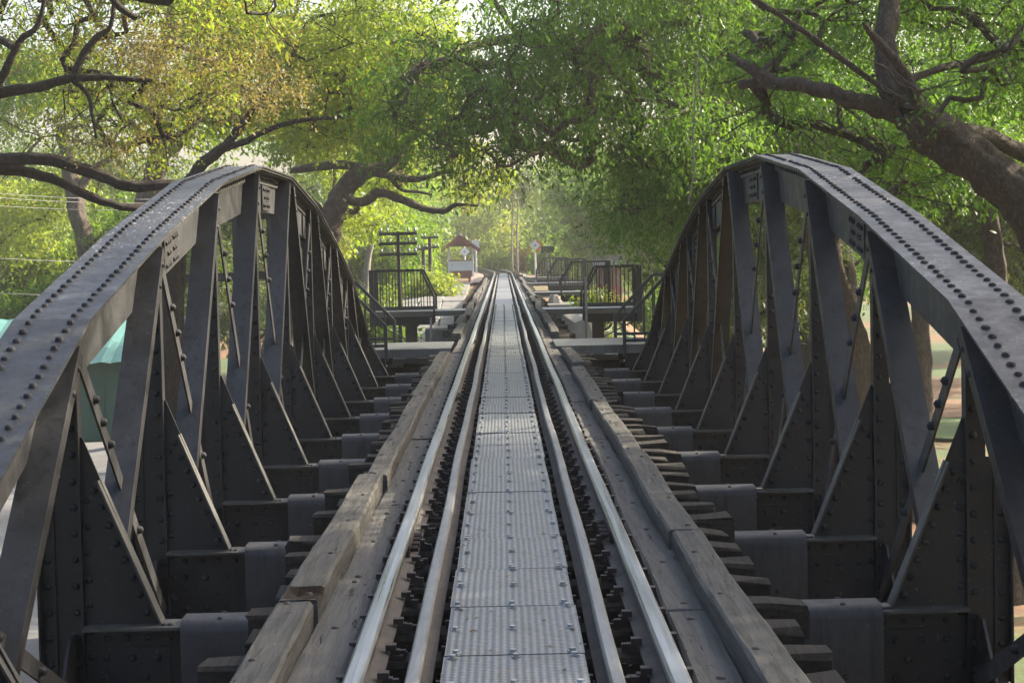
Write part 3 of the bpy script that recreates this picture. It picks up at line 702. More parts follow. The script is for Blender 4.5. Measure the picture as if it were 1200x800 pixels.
def signpost(px, yc, yb, Y, kind, label):
    c = P(px, yc, Y); b_ = P(px, yb, Y); h = c.z-b_.z; o = tag(empty('track_sign', None, (c.x, Y, b_.z-.6)), label, 'sign'); h += .6
    mb = MB(); mb.tube([(0, 0, 0), (0, 0, h+.35)], .055, 8); mb.build('post', ['white'], o)
    if kind == 'diamond':
        r_ = .34; mb = MB(); vs = [(0,-.08,h-r_),(r_,-.08,h),(0,-.08,h+r_),(-r_,-.08,h)]; vs += [(a, -.055, c_) for a, _, c_ in vs]
        mb.add(vs, [(0,1,2,3),(7,6,5,4),(0,4,5,1),(1,5,6,2),(2,6,7,3),(3,7,4,0)]); mb.build('sign_board', ['white'], o)
        mb = MB(); r2 = .10; vs = [(0,-.09,h-r2),(r2,-.09,h),(0,-.09,h+r2),(-r2,-.09,h)]; mb.add(vs+[(a, -.0805, c_) for a, _, c_ in vs], [(0,1,2,3),(7,6,5,4),(0,4,5,1),(1,5,6,2),(2,6,7,3),(3,7,4,0)]); mb.build('emblem', [plain('pale_blue_emblem', (.30, .38, .52))], o)
        mb = MB(); r_ = .42; vs = [(.12,-.05,h-r_-.08),(r_+.16,-.05,h-.0),(.12,-.05,h+r_-.0),(-r_+.1,-.05,h-.05)]; vs += [(a, -.03, c_) for a, _, c_ in vs]
        if px > 600: mb.add(vs, [(0,1,2,3),(7,6,5,4),(0,4,5,1),(1,5,6,2),(2,6,7,3),(3,7,4,0)]); mb.build('back_board', ['yellow'], o)
    else:
        mb = MB(); wd, ht = kind; mb.box(-wd/2, wd/2, -.09, -.06, h-ht/2, h+ht/2); mb.build('sign_board', ['darkboard' if wd > .65 and px > 600 else 'white'], o)
signpost(627, 287.5, 318, 122, 'diamond', 'white diamond sign on a thin post to the right of the far track')
signpost(544.5, 295, 312, 128, 'diamond', 'small white diamond sign seen through the open hut')
signpost(557.5, 287, 308, 118, (.42, .62), 'plain white board on a post just right of the hut roof')
signpost(641.5, 292.5, 319, 108, (.72, .38), 'black rectangular board on a white post behind the farthest railing')

def tpole(px, yt, yb, Y, arms, label):
    t = P(px, yt, Y); b_ = P(px, yb, Y); gz = min(b_.z, ground_z(t.x, Y)); o = tag(empty('telegraph_pole', None, (t.x, Y, gz)), label, 'telegraph pole', 'telegraph poles left of the track'); h = t.z-gz
    mb = MB(); mb.tube([(0,0,0),(0,0,h)], [.075*Y/60, .055*Y/60], 8); mb.build('pole', ['polewood'], o)
    for ay, hw in arms:
        z = P(px, ay, Y).z-gz; mb = MB(); mb.box(-hw, hw, -.14, -.04, z-.04, z+.04); a_ = mb.build('crossarm', ['polewood'], o)
        mb = MB()
        for x in (-.9, -.55, .55, .9): mb.tube([(x*hw, -.09, z+.04), (x*hw, -.09, z+.10), (x*hw, -.09, z+.16)], [.03, .045, .02], 6)
        mb.build('insulators', ['steel_pale'], a_, kind='stuff')
tpole(466.5, 271, 410, 50.5, ((274, .50), (285.5, .50), (298, .50)), 'dark telegraph pole with three crossarms behind the left platform')
tpole(503.5, 277, 360, 78, ((278.5, .36), (290, .36)), 'slim telegraph pole between the left platform and the hut')
tpole(496, 290, 340, 82, ((292, .3),), 'faint thin telegraph pole farthest along the left of the track')
for i, (ya, yb, Y) in enumerate(((214, 222, 36), (220, 226, 37), (231, 233, 38), (293, 290, 34), (336, 326, 33))):
    mb = MB(); a, b_ = P(-160, ya-4, Y), P(330, yb, Y+26); pts = [a.lerp(b_, t/14)+Vector((0, 0, -.35*4*(t/14)*(1-t/14))) for t in range(15)]
    mb.tube(pts, .007, 5); o = mb.build('overhead_wire', ['cord']); tag(o, ['thin wire passing the forked trunk, topmost of the upper three', 'thin wire passing the forked trunk, middle of the upper three', 'thin wire passing the forked trunk, lowest of the upper three', 'lone thin wire crossing the left shrubs at half height', 'lowest thin wire over the left shrubs above the teal roof'][i], 'wire', 'overhead wires on the left')

# teal roofed shed at lower left
A = P(212, 470, 62); shed = tag(empty('green_shed', None, (A.x, 62, -4.5)), 'long green walled shed with a teal sheet roof beyond the left truss', 'shed')
W_ = 17.0; hw = 2.55
mb = MB(); mb.box(-W_, 0, 0, 6, 0, hw); mb.build('wall', ['greenwall'], shed)
pm = MB()
for i in range(22): pm.box(-W_+.1+i*.8-.02, -W_+.1+i*.8+.02, -.03, -.001, .05, hw-.03)
pm.build('wall_battens', ['greenwall'], shed, kind='stuff')
rm = MB(); n = 58; vs = []
for i in range(n+1):
    x = -.3+ i*.3; z = .05 if i % 2 else 0
    for yy, zz in ((-.8, hw+.0), (3.0, hw+1.35), (6.8, hw+.0)): vs.append((-x+.0, yy, zz+z))
rm.add(vs, [(i*3+j, i*3+j+1, i*3+j+4, i*3+j+3) for i in range(n) for j in (0, 1)]); rm.build('roof', ['teal'], shed)
# small red building behind the right railings
A = P(733, 342, 104); rb = tag(empty('low_building', None, (A.x-1.2, 104, min(A.z, ground_z(A.x, 104)))), 'small low building with brown and crimson wall behind the right railings', 'building')
h0 = P(733, 334, 104).z-rb.location.z; h1 = P(733, 312, 104).z-rb.location.z
mb = MB(); mb.box(-.2, 1.0, 0, 4, 0, h0); mb.build('base_wall', [plain('crimson_wall', (.16, .03, .035))], rb); mb = MB(); mb.box(-.2, 1.0, .003, 3.99, h0+.001, h1); mb.build('wall', [plain('brown_wall', (.12, .075, .055))], rb)
mb = MB(); mb.bar((.4, -.6, h1), (.4, 2.2, h1+.6), 1.9, .06, (1,0,0)); mb.build('roof', [plain('pale_roofing', (.25, .24, .23))], rb)
# tall steel portal seen through the left truss
fr = tag(empty('steel_portal', None, (P(276, 330, 44).x, 44, -4.5)), 'grey steel portal frame standing outside the left truss', 'frame')
def fb(a, b_, wd, nm):
    mb = MB(); o0 = fr.location; mb.bar(Vector(P(*a, 44))-o0, Vector(P(*b_, 44))-o0, .06, wd, (0,1,0)); mb.build(nm, ['steel_cover'], fr)
for px in (276, 316):
    mb = MB(); t = P(px, 248, 44)-fr.location; mb.box(t.x-.08, t.x+.08, -.08, .08, 0, t.z); mb.build('upright', ['steel_cover'], fr)
fb((252, 257), (322, 252), .17, 'crossbar'); fb((186, 328), (322, 322), .19, 'crossbar')
fb((190, 366), (228, 398), .17, 'brace')

# ------------------------------------------------------------ trees
def leaf_mesh(name, centers, radii, n, size, material, seed, droop=.35, per=16, twig=.55, aspect=.42, tint_shift=0.0):
    r = np.random.default_rng(seed); centers = np.array(centers); radii = np.array(radii)
    nt_ = max(1, n//per); wts = radii**2.2; idx = r.choice(len(centers), nt_, p=wts/wts.sum())
    d = r.normal(size=(nt_, 3)); d /= np.linalg.norm(d, axis=1)[:, None]
    rad = r.random(nt_)**.42
    tp = centers[idx]+d*(rad*radii[idx])[:, None]*np.array([1, 1, .72])
    td = d*.8+r.normal(size=(nt_, 3))*.6; td[:, 2] -= droop; td /= np.linalg.norm(td, axis=1)[:, None]
    t = r.random((nt_, per))*twig
    pos = tp[:, None, :]+td[:, None, :]*t[..., None]+r.normal(size=(nt_, per, 3))*(size*.75)
    ld = td[:, None, :]*.45+r.normal(size=(nt_, per, 3))*.75; ld[..., 2] -= droop
    ld /= np.linalg.norm(ld, axis=2)[..., None]
    up = r.normal(size=(nt_, per, 3))*.55; up[..., 2] += 1
    side = np.cross(ld, up); side /= np.linalg.norm(side, axis=2)[..., None]+1e-9
    nrm = np.cross(side, ld)
    s = size*(.5+.95*r.random((nt_, per, 1))**1.6)*(.8+.4*r.random((nt_, 1, 1)))
    b_ = pos; tip = pos+ld*s; l = pos+ld*s*.45+side*s*aspect*.5+nrm*s*.08; rr = pos+ld*s*.45-side*s*aspect*.5+nrm*s*.08
    v = np.stack([b_, l, tip, rr], axis=2).reshape(-1, 3).astype(np.float32); nq = len(v)//4
    me = bpy.data.meshes.new(name); me.vertices.add(len(v)); me.vertices.foreach_set('co', v.ravel())
    me.loops.add(nq*4); me.loops.foreach_set('vertex_index', np.arange(nq*4, dtype=np.int32))
    me.polygons.add(nq); me.polygons.foreach_set('loop_start', np.arange(0, nq*4, 4, dtype=np.int32)); 
    me.polygons.foreach_set('loop_total', np.full(nq, 4, dtype=np.int32))
    me.update(); at = me.attributes.new('tint', 'FLOAT', 'FACE')
    tw = (r.random((len(centers)))*.45)[idx][:, None]+r.random((nt_, 1))*.22+r.random((nt_, per))*.36+tint_shift
    at.data.foreach_set('value', np.clip(tw, 0, 1).ravel().astype(np.float32))
    me.materials.append(material); return me

def grow(heroes, clumps, r0, rmin=.012, seed=1, wob=.12):
    """heroes: list of (points, radii, attach) ; clumps: points to reach. returns MB of bark"""
    r = random.Random(seed); nodes = []; par = []; hr = []
    for pts, rads in heroes:
        fst = None
        for i, (p, q) in enumerate(zip(pts, pts[1:])):
            n = max(1, int((q-p).length/.35))
            for j in range(n+(1 if i == len(pts)-2 else 0)):
                t = j/n; pnt = p.lerp(q, t); rr = rads[i]*(1-t)+rads[i+1]*t
                if fst is None:
                    pr = -1
                    if nodes: pr = min(range(len(nodes)), key=lambda k: (nodes[k]-pnt).length)
                    fst = True
                else: pr = len(nodes)-1
                nodes.append(pnt); par.append(pr); hr.append(rr)
    nh = len(nodes); cnt_target = []
    root = nodes[0]
    for c in sorted(clumps, key=lambda c: (c-nodes[nh//2]).length):
        k = min(range(len(nodes)), key=lambda k: (nodes[k]-c).length*(1.0)+(0 if k >= nh else .1)+max(0, nodes[k].z-c.z)*.5)
        a = nodes[k]; L = (c-a).length
        if L < .05: continue
        n = max(2, int(L/.45)); pr = k; off = Vector((0, 0, 0))
        for i in range(1, n+1):
            t = i/n; off = off*.8+Vector((r.gauss(0, wob), r.gauss(0, wob), r.gauss(0, wob)))*.6
            p = a.lerp(c, t)+off*min(1, 2*(1-t)+.3)+Vector((0, 0, .25*L*t*(1-t)*.6)); nodes.append(p); par.append(pr); hr.append(0); pr = len(nodes)-1
        for _ in range(5):
            d = Vector((r.gauss(0,1), r.gauss(0,1), r.gauss(0,.7))).normalized()*r.uniform(.5, 1.0)*.9; q = pr
            for i in (1, 2, 3): nodes.append(nodes[pr]+d*(i/3)+Vector((r.gauss(0,.05), r.gauss(0,.05), r.gauss(0,.05)))); par.append(q); hr.append(0); q = len(nodes)-1
    n = len(nodes); cnt = [0]*n; kids = [[] for _ in range(n)]
    for i in range(n):
        if par[i] >= 0: kids[par[i]].append(i)
    for i in range(n-1, -1, -1):
        if not kids[i]: cnt[i] = max(1, cnt[i])
        if par[i] >= 0: cnt[par[i]] += cnt[i]
    rad = [max(rmin*(cnt[i]**.46), hr[i]) if i >= nh else hr[i] for i in range(n)]
    for i in range(nh, n):
        if par[i] >= 0: rad[i] = min(rad[i], rad[par[i]])
    mb = MB()
    starts = [(0, None)]
    while starts:
        i, pr = starts.pop(); chain = [] if pr is None else [pr]; c = i
        while True:
            chain.append(c); ks = kids[c]
            if not ks: break
            main = max(ks, key=lambda k: (rad[k], cnt[k]) if c >= nh else (k == c+1 and k < nh, rad[k]))
            for k in ks:
                if k != main: starts.append((k, c))
            c = main
        rr = [rad[k] for k in chain]
        if pr is not None: rr[0] = min(rr[0], rr[1]*1.25)
        rr[-1] *= .4 if chain[-1] >= nh else 1
        if len(chain) > 1:
            if max(rr) > .2:   # knobbly, ridged trunks
                pp = [nodes[k] for k in chain]; p2, q2 = [], []
                for a_, b_, ra_, rb_ in zip(pp, pp[1:], rr, rr[1:]):
                    for j in range(3): p2.append(a_.lerp(b_, j/3)); q2.append(ra_+(rb_-ra_)*j/3)
                p2.append(pp[-1]); q2.append(rr[-1]); v0 = len(mb.v); K = 26; mb.tube(p2, q2, K, cap=False)
                ph = [r.uniform(0, 6.28) for _ in range(6)]
                for i_, c_ in enumerate(p2):
                    for j in range(K):
                        t = 2*math.pi*j/K; z_ = i_*.12
                        f_ = 1+.075*math.sin(5*t+ph[0]+1.1*math.sin(z_*1.7+ph[1]))+.05*math.sin(9*t+ph[2]+z_*1.3)+.06*math.sin(2*t+z_*2.1+ph[3])+.035*math.sin(z_*7+3*t+ph[4])+r.uniform(-.025,.025)
                        v_ = Vector(mb.v[v0+i_*K+j]); mb.v[v0+i_*K+j] = tuple(c_+(v_-c_)*f_)
                continue
            kk = 14 if max(rr) > .25 else 9 if max(rr) > .09 else 5 if max(rr) > .03 else 4
            mb.tube([nodes[k] for k in chain], rr, kk, cap=False)
    return mb
def jag(pts, rads, seed, amp=.03):
    """hero limb from pixels [(px,py,Y)], gently kinked"""
    r = random.Random(seed); out = [P(*p) for p in pts]; o2 = []; r2 = []
    for i, (a, b_) in enumerate(zip(out, out[1:])):
        n = 4
        for j in range(n):
            # catmull-rom
            p0 = out[max(0, i-1)]; p3 = out[min(len(out)-1, i+2)]; t = j/n
            q = .5*((2*a)+(b_-p0)*t+(2*p0-5*a+4*b_-p3)*t*t+(3*a-p0-3*b_+p3)*t*t*t)
            if i or j: q = q+Vector((r.gauss(0,1), r.gauss(0,1), r.gauss(0,1)))*amp*rads[i]*6*.25
            o2.append(q); r2.append((rads[i]*(1-t)+rads[i+1]*t)*r.uniform(.93, 1.08))
    o2.append(out[-1]); r2.append(rads[-1]); return o2, r2
def region_clumps(regs, seed):
    r = random.Random(seed); cs, rs = [], []
    for (x0, x1, y0, y1, Ya, Yb, n, rc) in regs:
        for _ in range(n):
            Y = r.uniform(Ya, Yb); cs.append(P(r.uniform(x0, x1), r.uniform(y0, y1), Y)); rs.append(rc*r.uniform(.6, 1.25))
    return cs, rs
def world_clumps(balls, seed):
    r = random.Random(seed); cs, rs = [], []
    for (c, R, n, rc) in balls:
        for _ in range(n):
            d = Vector((r.gauss(0,1), r.gauss(0,1), r.gauss(0,1))).normalized()*(r.random()**.4)
            cs.append(Vector((c[0]+d.x*R[0], c[1]+d.y*R[1], c[2]+d.z*R[2]))); rs.append(rc*r.uniform(.6, 1.25))
    return cs, rs
TREES = []
def tree(label, heroes, regs, n, size, lm, seed, barkm='bark', balls=(), cat='tree', group=None, droop=.35, rmin=.012, twig=.55, extra=None, name='broadleaf_tree', aspect=.42, limbs=True):
    cs, rs = region_clumps(regs, seed); c2, r2 = world_clumps(balls, seed+1); cs += c2; rs += r2
    base = heroes[0][0][0] if heroes else cs[0]
    o = tag(empty(name, None, base), label, cat, group); inv = -Vector(base)
    if heroes:
        mbk = grow(heroes, cs if limbs else [], .3, rmin, seed); b_ = mbk.build('trunk', [barkm], o, smooth=True); b_.location = inv
    me = leaf_mesh('crown', [tuple(c) for c in cs], rs, n, size, LM[lm], seed, droop, twig=twig, aspect=aspect)
    c_ = bpy.data.objects.new('crown', me); C.objects.link(c_); c_.parent = o; c_.location = inv
    if extra:
        regs2, n2, lm2, sz2 = extra; cs2, rs2 = region_clumps(regs2, seed+9)
        me = leaf_mesh('dry_foliage', [tuple(c) for c in cs2], rs2, n2, sz2, LM[lm2], seed+5, droop, twig=twig, aspect=aspect)
        d_ = bpy.data.objects.new('dry_foliage', me); C.objects.link(d_); d_.parent = o; d_.location = inv
    return o
def straight(x, y, top, r0, r1, seed, lean=(0, 0)):
    r = random.Random(seed); gz = ground_z(x, y)-.15; n = 7; pts = []; rd = []
    for i in range(n+1):
        t = i/n; pts.append(Vector((x+lean[0]*t+r.gauss(0,.08)*(i > 0), y+lean[1]*t+r.gauss(0,.08)*(i > 0), gz+(top-gz)*t))); rd.append(r0*(1.35 if i == 0 else 1)*(1-t)+r1*t)
    return pts, rd

# right: the big leaning tree
h = [(lambda: ([Vector((7.6, 22.6, -4.7)), Vector((7.2, 22.5, -2.0)), Vector((6.75, 22.3, .2))], [.50, .38, .32]))()]
a, ra = jag([(1245, 330, 22.2), (1205, 245, 22), (1150, 195, 22), (1100, 160, 22), (1062, 128, 22)], [.31, .29, .26, .24, .22], 1, .04)
h[0] = (h[0][0]+a, h[0][1]+ra)
h.append(jag([(1066, 130, 22), (1046, 92, 22.1), (1036, 45, 22.3), (1043, -10, 22.6), (1040, -90, 23)], [.22, .165, .13, .115, .10], 2, .05))
h.append(jag([(1055, 132, 22), (1020, 122, 22), (985, 112, 22), (945, 102, 22.2), (905, 97, 22.5), (868, 100, 22.8)], [.14, .11, .095, .085, .075, .06], 3, .07))
h.append(jag([(905, 96, 22.5), (880, 82, 22.6), (853, 64, 22.8)], [.085, .075, .03], 4, .07))
h.append(jag([(1105, 158, 22.2), (1150, 158, 22.8), (1190, 175, 23.2), (1230, 190, 23.5)], [.12, .11, .11, .12], 5, .05))
h.append(jag([(1072, 118, 21.8), (1062, 88, 21.7), (1030, 50, 21.5), (1012, 28, 21.3)], [.075, .06, .05, .02], 6, .05))
h.append(jag([(1070, 92, 22.2), (1110, 78, 22.5), (1150, 70, 22.8), (1185, 60, 23)], [.05, .045, .04, .05], 7, .05))
h.append(jag([(1190, 62, 23), (1165, 48, 23), (1140, 22, 23), (1112, 10, 23)], [.065, .06, .06, .03], 8, .05))
h.append(jag([(1068, 125, 21.8), (1015, 90, 21.7), (960, 50, 21.6), (905, 12, 21.6), (860, -15, 21.6)], [.035, .035, .04, .035, .02], 9, .05))
tree('huge leaning brown trunk forking over the right truss, ragged leafy branches', h,
     [(840, 1230, -130, 30, 22.6, 28, 28, .7), (1090, 1260, -40, 130, 23, 26, 15, .5), (1000, 1060, 150, 185, 22.5, 24, 4, .35), (1100, 1240, 20, 110, 20.5, 21.5, 4, .3), (900, 1000, 110, 150, 22.6, 24, 4, .3), (850, 960, 20, 90, 22.8, 26, 8, .45), (1075, 1100, 100, 125, 20.5, 21.5, 2, .25), (985, 1100, 205, 235, 21.5, 24, 5, .35), (1230, 1600, -100, 250, 20, 28, 11, .9)],
     72000, .088, 'deep', 11, balls=(((9, 20, 7.9), (5, 6, 2.0), 6, .9),), rmin=.010, twig=.45, aspect=.34)
# crown overhanging the track
h = [straight(8.8, 46, 1.5, .5, .40, 5, (-1.2, -1)), jag([(985, 240, 45), (900, 150, 43.5), (800, 90, 42), (700, 60, 40), (610, 45, 38.5), (540, 60, 37.5)], [.34, .25, .20, .15, .10, .05], 12, .06),
     jag([(900, 150, 43.5), (860, 170, 43), (760, 110, 42), (730, 105, 41.5)], [.16, .12, .09, .05], 13, .06), jag([(610, 45, 38.5), (585, 10, 38), (560, -30, 38)], [.07, .06, .05], 14, .06)]
tree('broad dark green tree whose drooping crown hangs over the track', h,
     [(455, 640, 40, 150, 34, 40, 26, .62), (490, 620, 130, 185, 34, 39, 10, .45), (600, 720, -40, 135, 35, 41, 26, .75), (715, 860, -40, 200, 35, 43, 36, .85), (640, 720, 125, 175, 38, 43, 7, .6), (728, 860, 170, 280, 40, 48, 28, .85), (620, 1000, -180, -20, 32, 46, 40, 1.1), (800, 1000, 0, 180, 38, 46, 24, .9), (465, 520, 40, 90, 34, 37, 5, .4), (540,600,-60,20,36,40,5,.5)],
     170000, .12, 'deep', 21, droop=.75, rmin=.014, twig=.8, aspect=.36)
h = [straight(8.6, 113, 3.0, .36, .25, 8, (.4, 0))]
tree('leafy green tree rising behind the right hand railings', h, [(668, 830, 190, 300, 104, 122, 56, 1.6), (690, 800, 285, 318, 106, 118, 12, 1.1)], 60000, .30, 'fresh', 31, rmin=.02, twig=.8)
# right hand background trees
BG = [('fork trunked green tree behind the right truss crown, brown trunk showing', 'dull', 10.1, 54, [(800, 960, 100, 330, 48, 60, 44, 1.0)], 41, 'barkdark', 50000),
      ('dark green tree right of the arch with shaded lower branches', 'deep', 16.5, 60, [(930, 1110, 130, 325, 52, 66, 44, 1.0)], 42, 'bark', 52000),
      ('dense green tree at the right edge behind the leaning trunk', 'dull', 14.2, 44, [(1110, 1290, 150, 330, 40, 50, 40, .8), (1190, 1290, 300, 395, 40, 50, 10, .7)], 43, 'bark', 60000),
      ('tall green tree filling the upper right behind the leaning trunk', 'deep', 15.0, 50, [(860, 1260, -120, 170, 40, 54, 70, 1.1)], 44, 'barkdark', 105000),
      ('shrubby green tree low behind the right truss posts', 'dull', 9.5, 58, [(770, 930, 270, 400, 50, 62, 26, .8)], 45, 'barkdark', 26000)]
for lab, lm_, x, y, regs, sd, bk, n in BG:
    tree(lab, [straight(x, y, 2.5, .32, .22, sd, (-.6, 0))], regs, n, .13 if lm_ == 'deep' else .16, lm_, sd, bk, rmin=.016, twig=.7)
# visible right trunks
for (pts, rd, lab, bk, sd) in (
    ([(1083, 520, 40), (1082, 440, 40), (1078, 370, 40), (1086, 300, 40), (1100, 230, 40)], [.21, .19, .18, .17, .13], 'straight pale trunked tree seen between the right truss bars', 'bark', 61),
    ([(1185, 480, 31), (1170, 350, 31), (1163, 280, 31), (1150, 215, 31), (1120, 180, 31)], [.19, .17, .15, .13, .10], 'slender brown trunked tree right of the arch, under the leaning trunk', 'bark', 62),
    ([(945, 430, 60), (940, 340, 60), (938, 300, 60), (930, 240, 60)], [.24, .2, .18, .12], 'reddish slim trunked tree seen through the arch window', 'bark', 63)):
    hp, hr_ = jag(pts, rd, sd, .03); g0 = Vector((hp[0].x, hp[0].y, ground_z(hp[0].x, hp[0].y)-.1)); hp.insert(0, g0); hr_.insert(0, rd[0]*1.3)
    px, py, Y = pts[-1]
    tree(lab, [(hp, hr_)], [(px-60, px+60, py-90, py+20, Y-2, Y+3, 12, .7)], 10000, .13, 'deep', sd, bk, rmin=.014, twig=.6)
# hanging vine of the central crown
mb = MB(); pts = [P(x, y, 30) for x, y in ((818, 60), (815, 110), (812, 160), (814, 200), (806, 240))]; mb.tube(pts, .014, 5)
mb.tube([P(x, y, 30) for x, y in ((818, 90), (822, 130), (826, 165))], .008, 4); o = mb.build('hanging_vine', ['barkpale']); tag(o, 'bare hanging vine dangling above the right arch crown', 'vine')

# left: near tree with long horizontal limbs
h = [([Vector((-9.6, 24, -4.7)), Vector((-9.4, 24, -1.5)), Vector((-9.0, 24, 1.2))], [.6, .5, .42])]
h.append(jag([(-200, 170, 24), (-80, 190, 24), (0, 187, 24), (60, 188, 24), (110, 203, 24), (150, 218, 24), (200, 216, 24), (262, 214, 24.4)], [.20, .13, .082, .078, .075, .068, .055, .03], 71, .05))
h.append(jag([(-70, 190, 24), (10, 198, 24.2), (60, 210, 24.2), (110, 232, 24.2), (150, 243, 24.3), (178, 240, 24.5)], [.13, .08, .062, .058, .05, .03], 72, .06))
h.append(jag([(-90, 130, 24), (0, 109, 24), (45, 102, 24), (85, 92, 24), (135, 92, 24), (180, 95, 24)], [.13, .07, .066, .055, .036, .022], 73, .05))
h.append(jag([(-10, 112, 23.9), (5, 85, 23.8), (22, 50, 23.7), (45, 28, 23.7), (55, -20, 23.7)], [.062, .056, .046, .036, .02], 74, .05))
h.append(jag([(88, 91, 24), (98, 65, 24), (112, 45, 24), (130, 30, 24), (134, -10, 24)], [.06, .05, .045, .03, .02], 75, .05))
h.append(jag([(84, 94, 24), (103, 112, 24), (109, 140, 24), (114, 165, 24)], [.035, .03, .025, .015], 76, .05))
h.append(jag([(110, -40, 23.5), (135, 4, 23.5), (160, 22, 23.5)], [.05, .05, .04], 77, .05))
h[1] = ([Vector((-9.0, 24, 1.1))]+h[1][0], [.36]+h[1][1])
tree('near tree reaching in from the left with long bare horizontal limbs and yellowish leaves', h,
     [(-220, 60, -100, 60, 24, 29, 18, .55), (40, 330, -60, 60, 24.5, 29, 30, .46), (60, 260, 60, 150, 24.6, 28, 15, .40), (40, 200, 150, 176, 24.6, 27, 7, .32), (150, 300, -130, 0, 22, 27, 12, .6)],
     46000, .085, 'yellow', 81, 'barkdark', balls=(((-10, 22, 6.5), (3.5, 6, 1.8), 16, 1.0),), rmin=.008, twig=.35,
     extra=([(130, 330, 10, 115, 24, 27, 18, .5), (60, 170, 140, 190, 24, 25, 6, .35), (0, 90, 0, 60, 24, 27, 4, .4)], 12000, 'dry', .06))
# tree forking behind the left arch
h = [([Vector((-6.7, 36, -4.7)), Vector((-6.5, 36, -2)), P(205, 260, 36)], [.36, .30, .24])]
a, ra = jag([(212, 245, 36), (222, 212, 36), (240, 190, 36), (263, 172, 36)], [.13, .12, .105, .095], 91, .05); h[0] = (h[0][0]+a, h[0][1]+ra)
h.append(jag([(263, 172, 36), (285, 145, 36), (300, 122, 36), (312, 105, 36), (335, 85, 36), (352, 40, 36), (372, 20, 36), (425, 12, 36)], [.078, .066, .056, .048, .042, .036, .028, .016], 92, .06))
h.append(jag([(263, 174, 36), (290, 165, 36), (320, 150, 36), (360, 140, 36), (395, 138, 36), (420, 130, 36)], [.075, .062, .052, .042, .032, .02], 93, .05))
tree('dark limbed tree forking just behind the left arch under yellow green leaves', h,
     [(240, 450, -60, 70, 35.5, 42, 32, .62), (270, 430, 60, 130, 36.8, 42, 19, .48), (160, 270, 90, 180, 36.8, 41, 10, .46), (330, 450, 125, 155, 36.5, 40, 6, .38)], 50000, .115, 'yellow', 94, 'barkdark', rmin=.010, twig=.5)
# gnarled tree right of the left arch
h = [([Vector((-7.6, 52, -4.6)), Vector((-6.6, 52, -2)), P(372, 300, 52)], [.5, .42, .36])]
a, ra = jag([(380, 278, 52), (388, 255, 52), (398, 232, 52), (412, 212, 52), (432, 200, 52)], [.36, .32, .30, .26, .20], 101, .05); h[0] = (h[0][0]+a, h[0][1]+ra)
h.append(jag([(432, 200, 52), (460, 190, 52), (480, 165, 52), (500, 150, 52)], [.16, .13, .10, .04], 102, .05))
h.append(jag([(425, 196, 52), (395, 193, 52), (365, 196, 52), (340, 200, 52)], [.13, .13, .12, .08], 103, .05))
h.append(jag([(435, 202, 52), (455, 205, 52), (480, 210, 52), (500, 208, 52), (515, 203, 52), (530, 200, 52)], [.12, .11, .10, .08, .07, .04], 104, .05))
h.append(jag([(400, 232, 52), (425, 237, 52), (445, 226, 52), (470, 233, 52), (495, 244, 52), (520, 247, 52), (535, 240, 52), (560, 241, 52)], [.15, .13, .12, .12, .10, .08, .06, .03], 105, .05))
h.append(jag([(455, 205, 52), (470, 222, 52), (490, 225, 52), (505, 228, 52)], [.06, .05, .04, .03], 106, .06))
h.append(jag([(385, 262, 52), (370, 240, 52), (355, 232, 52)], [.14, .10, .07], 107, .05))
tree('gnarled reddish tree right of the left arch with snaking horizontal branches', h,
     [(330, 470, 115, 190, 52.6, 58, 26, .7), (440, 600, 172, 212, 52.5, 57, 19, .46), (530, 590, 200, 230, 52, 55, 7, .38), (390, 470, 240, 275, 56, 62, 8, .6), (380, 520, 20, 130, 50, 62, 26, .95)], 50000, .15, 'yellow', 108, 'bark', rmin=.014, twig=.45)
# left trunk seen against the shrubs, and the shrubs themselves
hp, hr_ = jag([(118, 420, 72), (105, 310, 72), (96, 270, 72), (88, 235, 72), (82, 205, 72), (70, 150, 72)], [.42, .36, .33, .31, .28, .17], 111, .05)
hp.insert(0, Vector((hp[0].x, 72, -4.6))); hr_.insert(0, .5)
tree('crooked grey brown trunk standing among shrubs left of the left truss', [(hp, hr_), jag([(88, 235, 72), (105, 205, 72), (130, 185, 72), (180, 150, 72)], [.2, .15, .11, .07], 112, .05)],
     [(-60, 180, 40, 160, 70, 78, 15, 1.0)], 13000, .2, 'dull', 113, 'bark', rmin=.012, twig=.6)
hp, hr_ = jag([(170, 250, 58), (185, 190, 58), (190, 150, 58), (175, 100, 58), (200, 40, 58), (196, -40, 58)], [.34, .32, .30, .26, .2, .14], 115, .05)
hp.insert(0, Vector((hp[0].x, 58, -4.6))); hr_.insert(0, .45)
tree('tall brown trunked tree farther back behind the left arch', [(hp, hr_), jag([(187, 185, 58), (215, 165, 58), (235, 130, 58)], [.18, .15, .1], 116, .05), jag([(187, 180, 58), (160, 150, 58), (135, 130, 58)], [.14, .11, .07], 117, .05)],
     [(0, 330, -80, 110, 56, 68, 18, 1.0), (100, 330, 110, 190, 60, 68, 9, .8)], 22000, .18, 'fresh', 118, 'bark', rmin=.016, twig=.7)
SH = [('bright yellowish shrub at the left edge below the long limbs', 'yellow', (-60, 90, 220, 330, 72, 80, 24, 1.15), 24000), ('green shrub mass left of the left truss above the teal roof', 'fresh', (-40, 130, 300, 385, 71, 80, 28, 1.15), 30000),
      ('mid green shrub mass behind the left truss bars', 'fresh', (110, 260, 235, 375, 71, 82, 40, 1.15), 40000), ('dull green shrubs low behind the left arch posts', 'dull', (240, 400, 215, 400, 70, 84, 46, 1.15), 42000),
      ('dull olive shrub behind the crooked left trunk', 'dull', (-40, 230, 180, 300, 82, 94, 34, 1.4), 34000)]
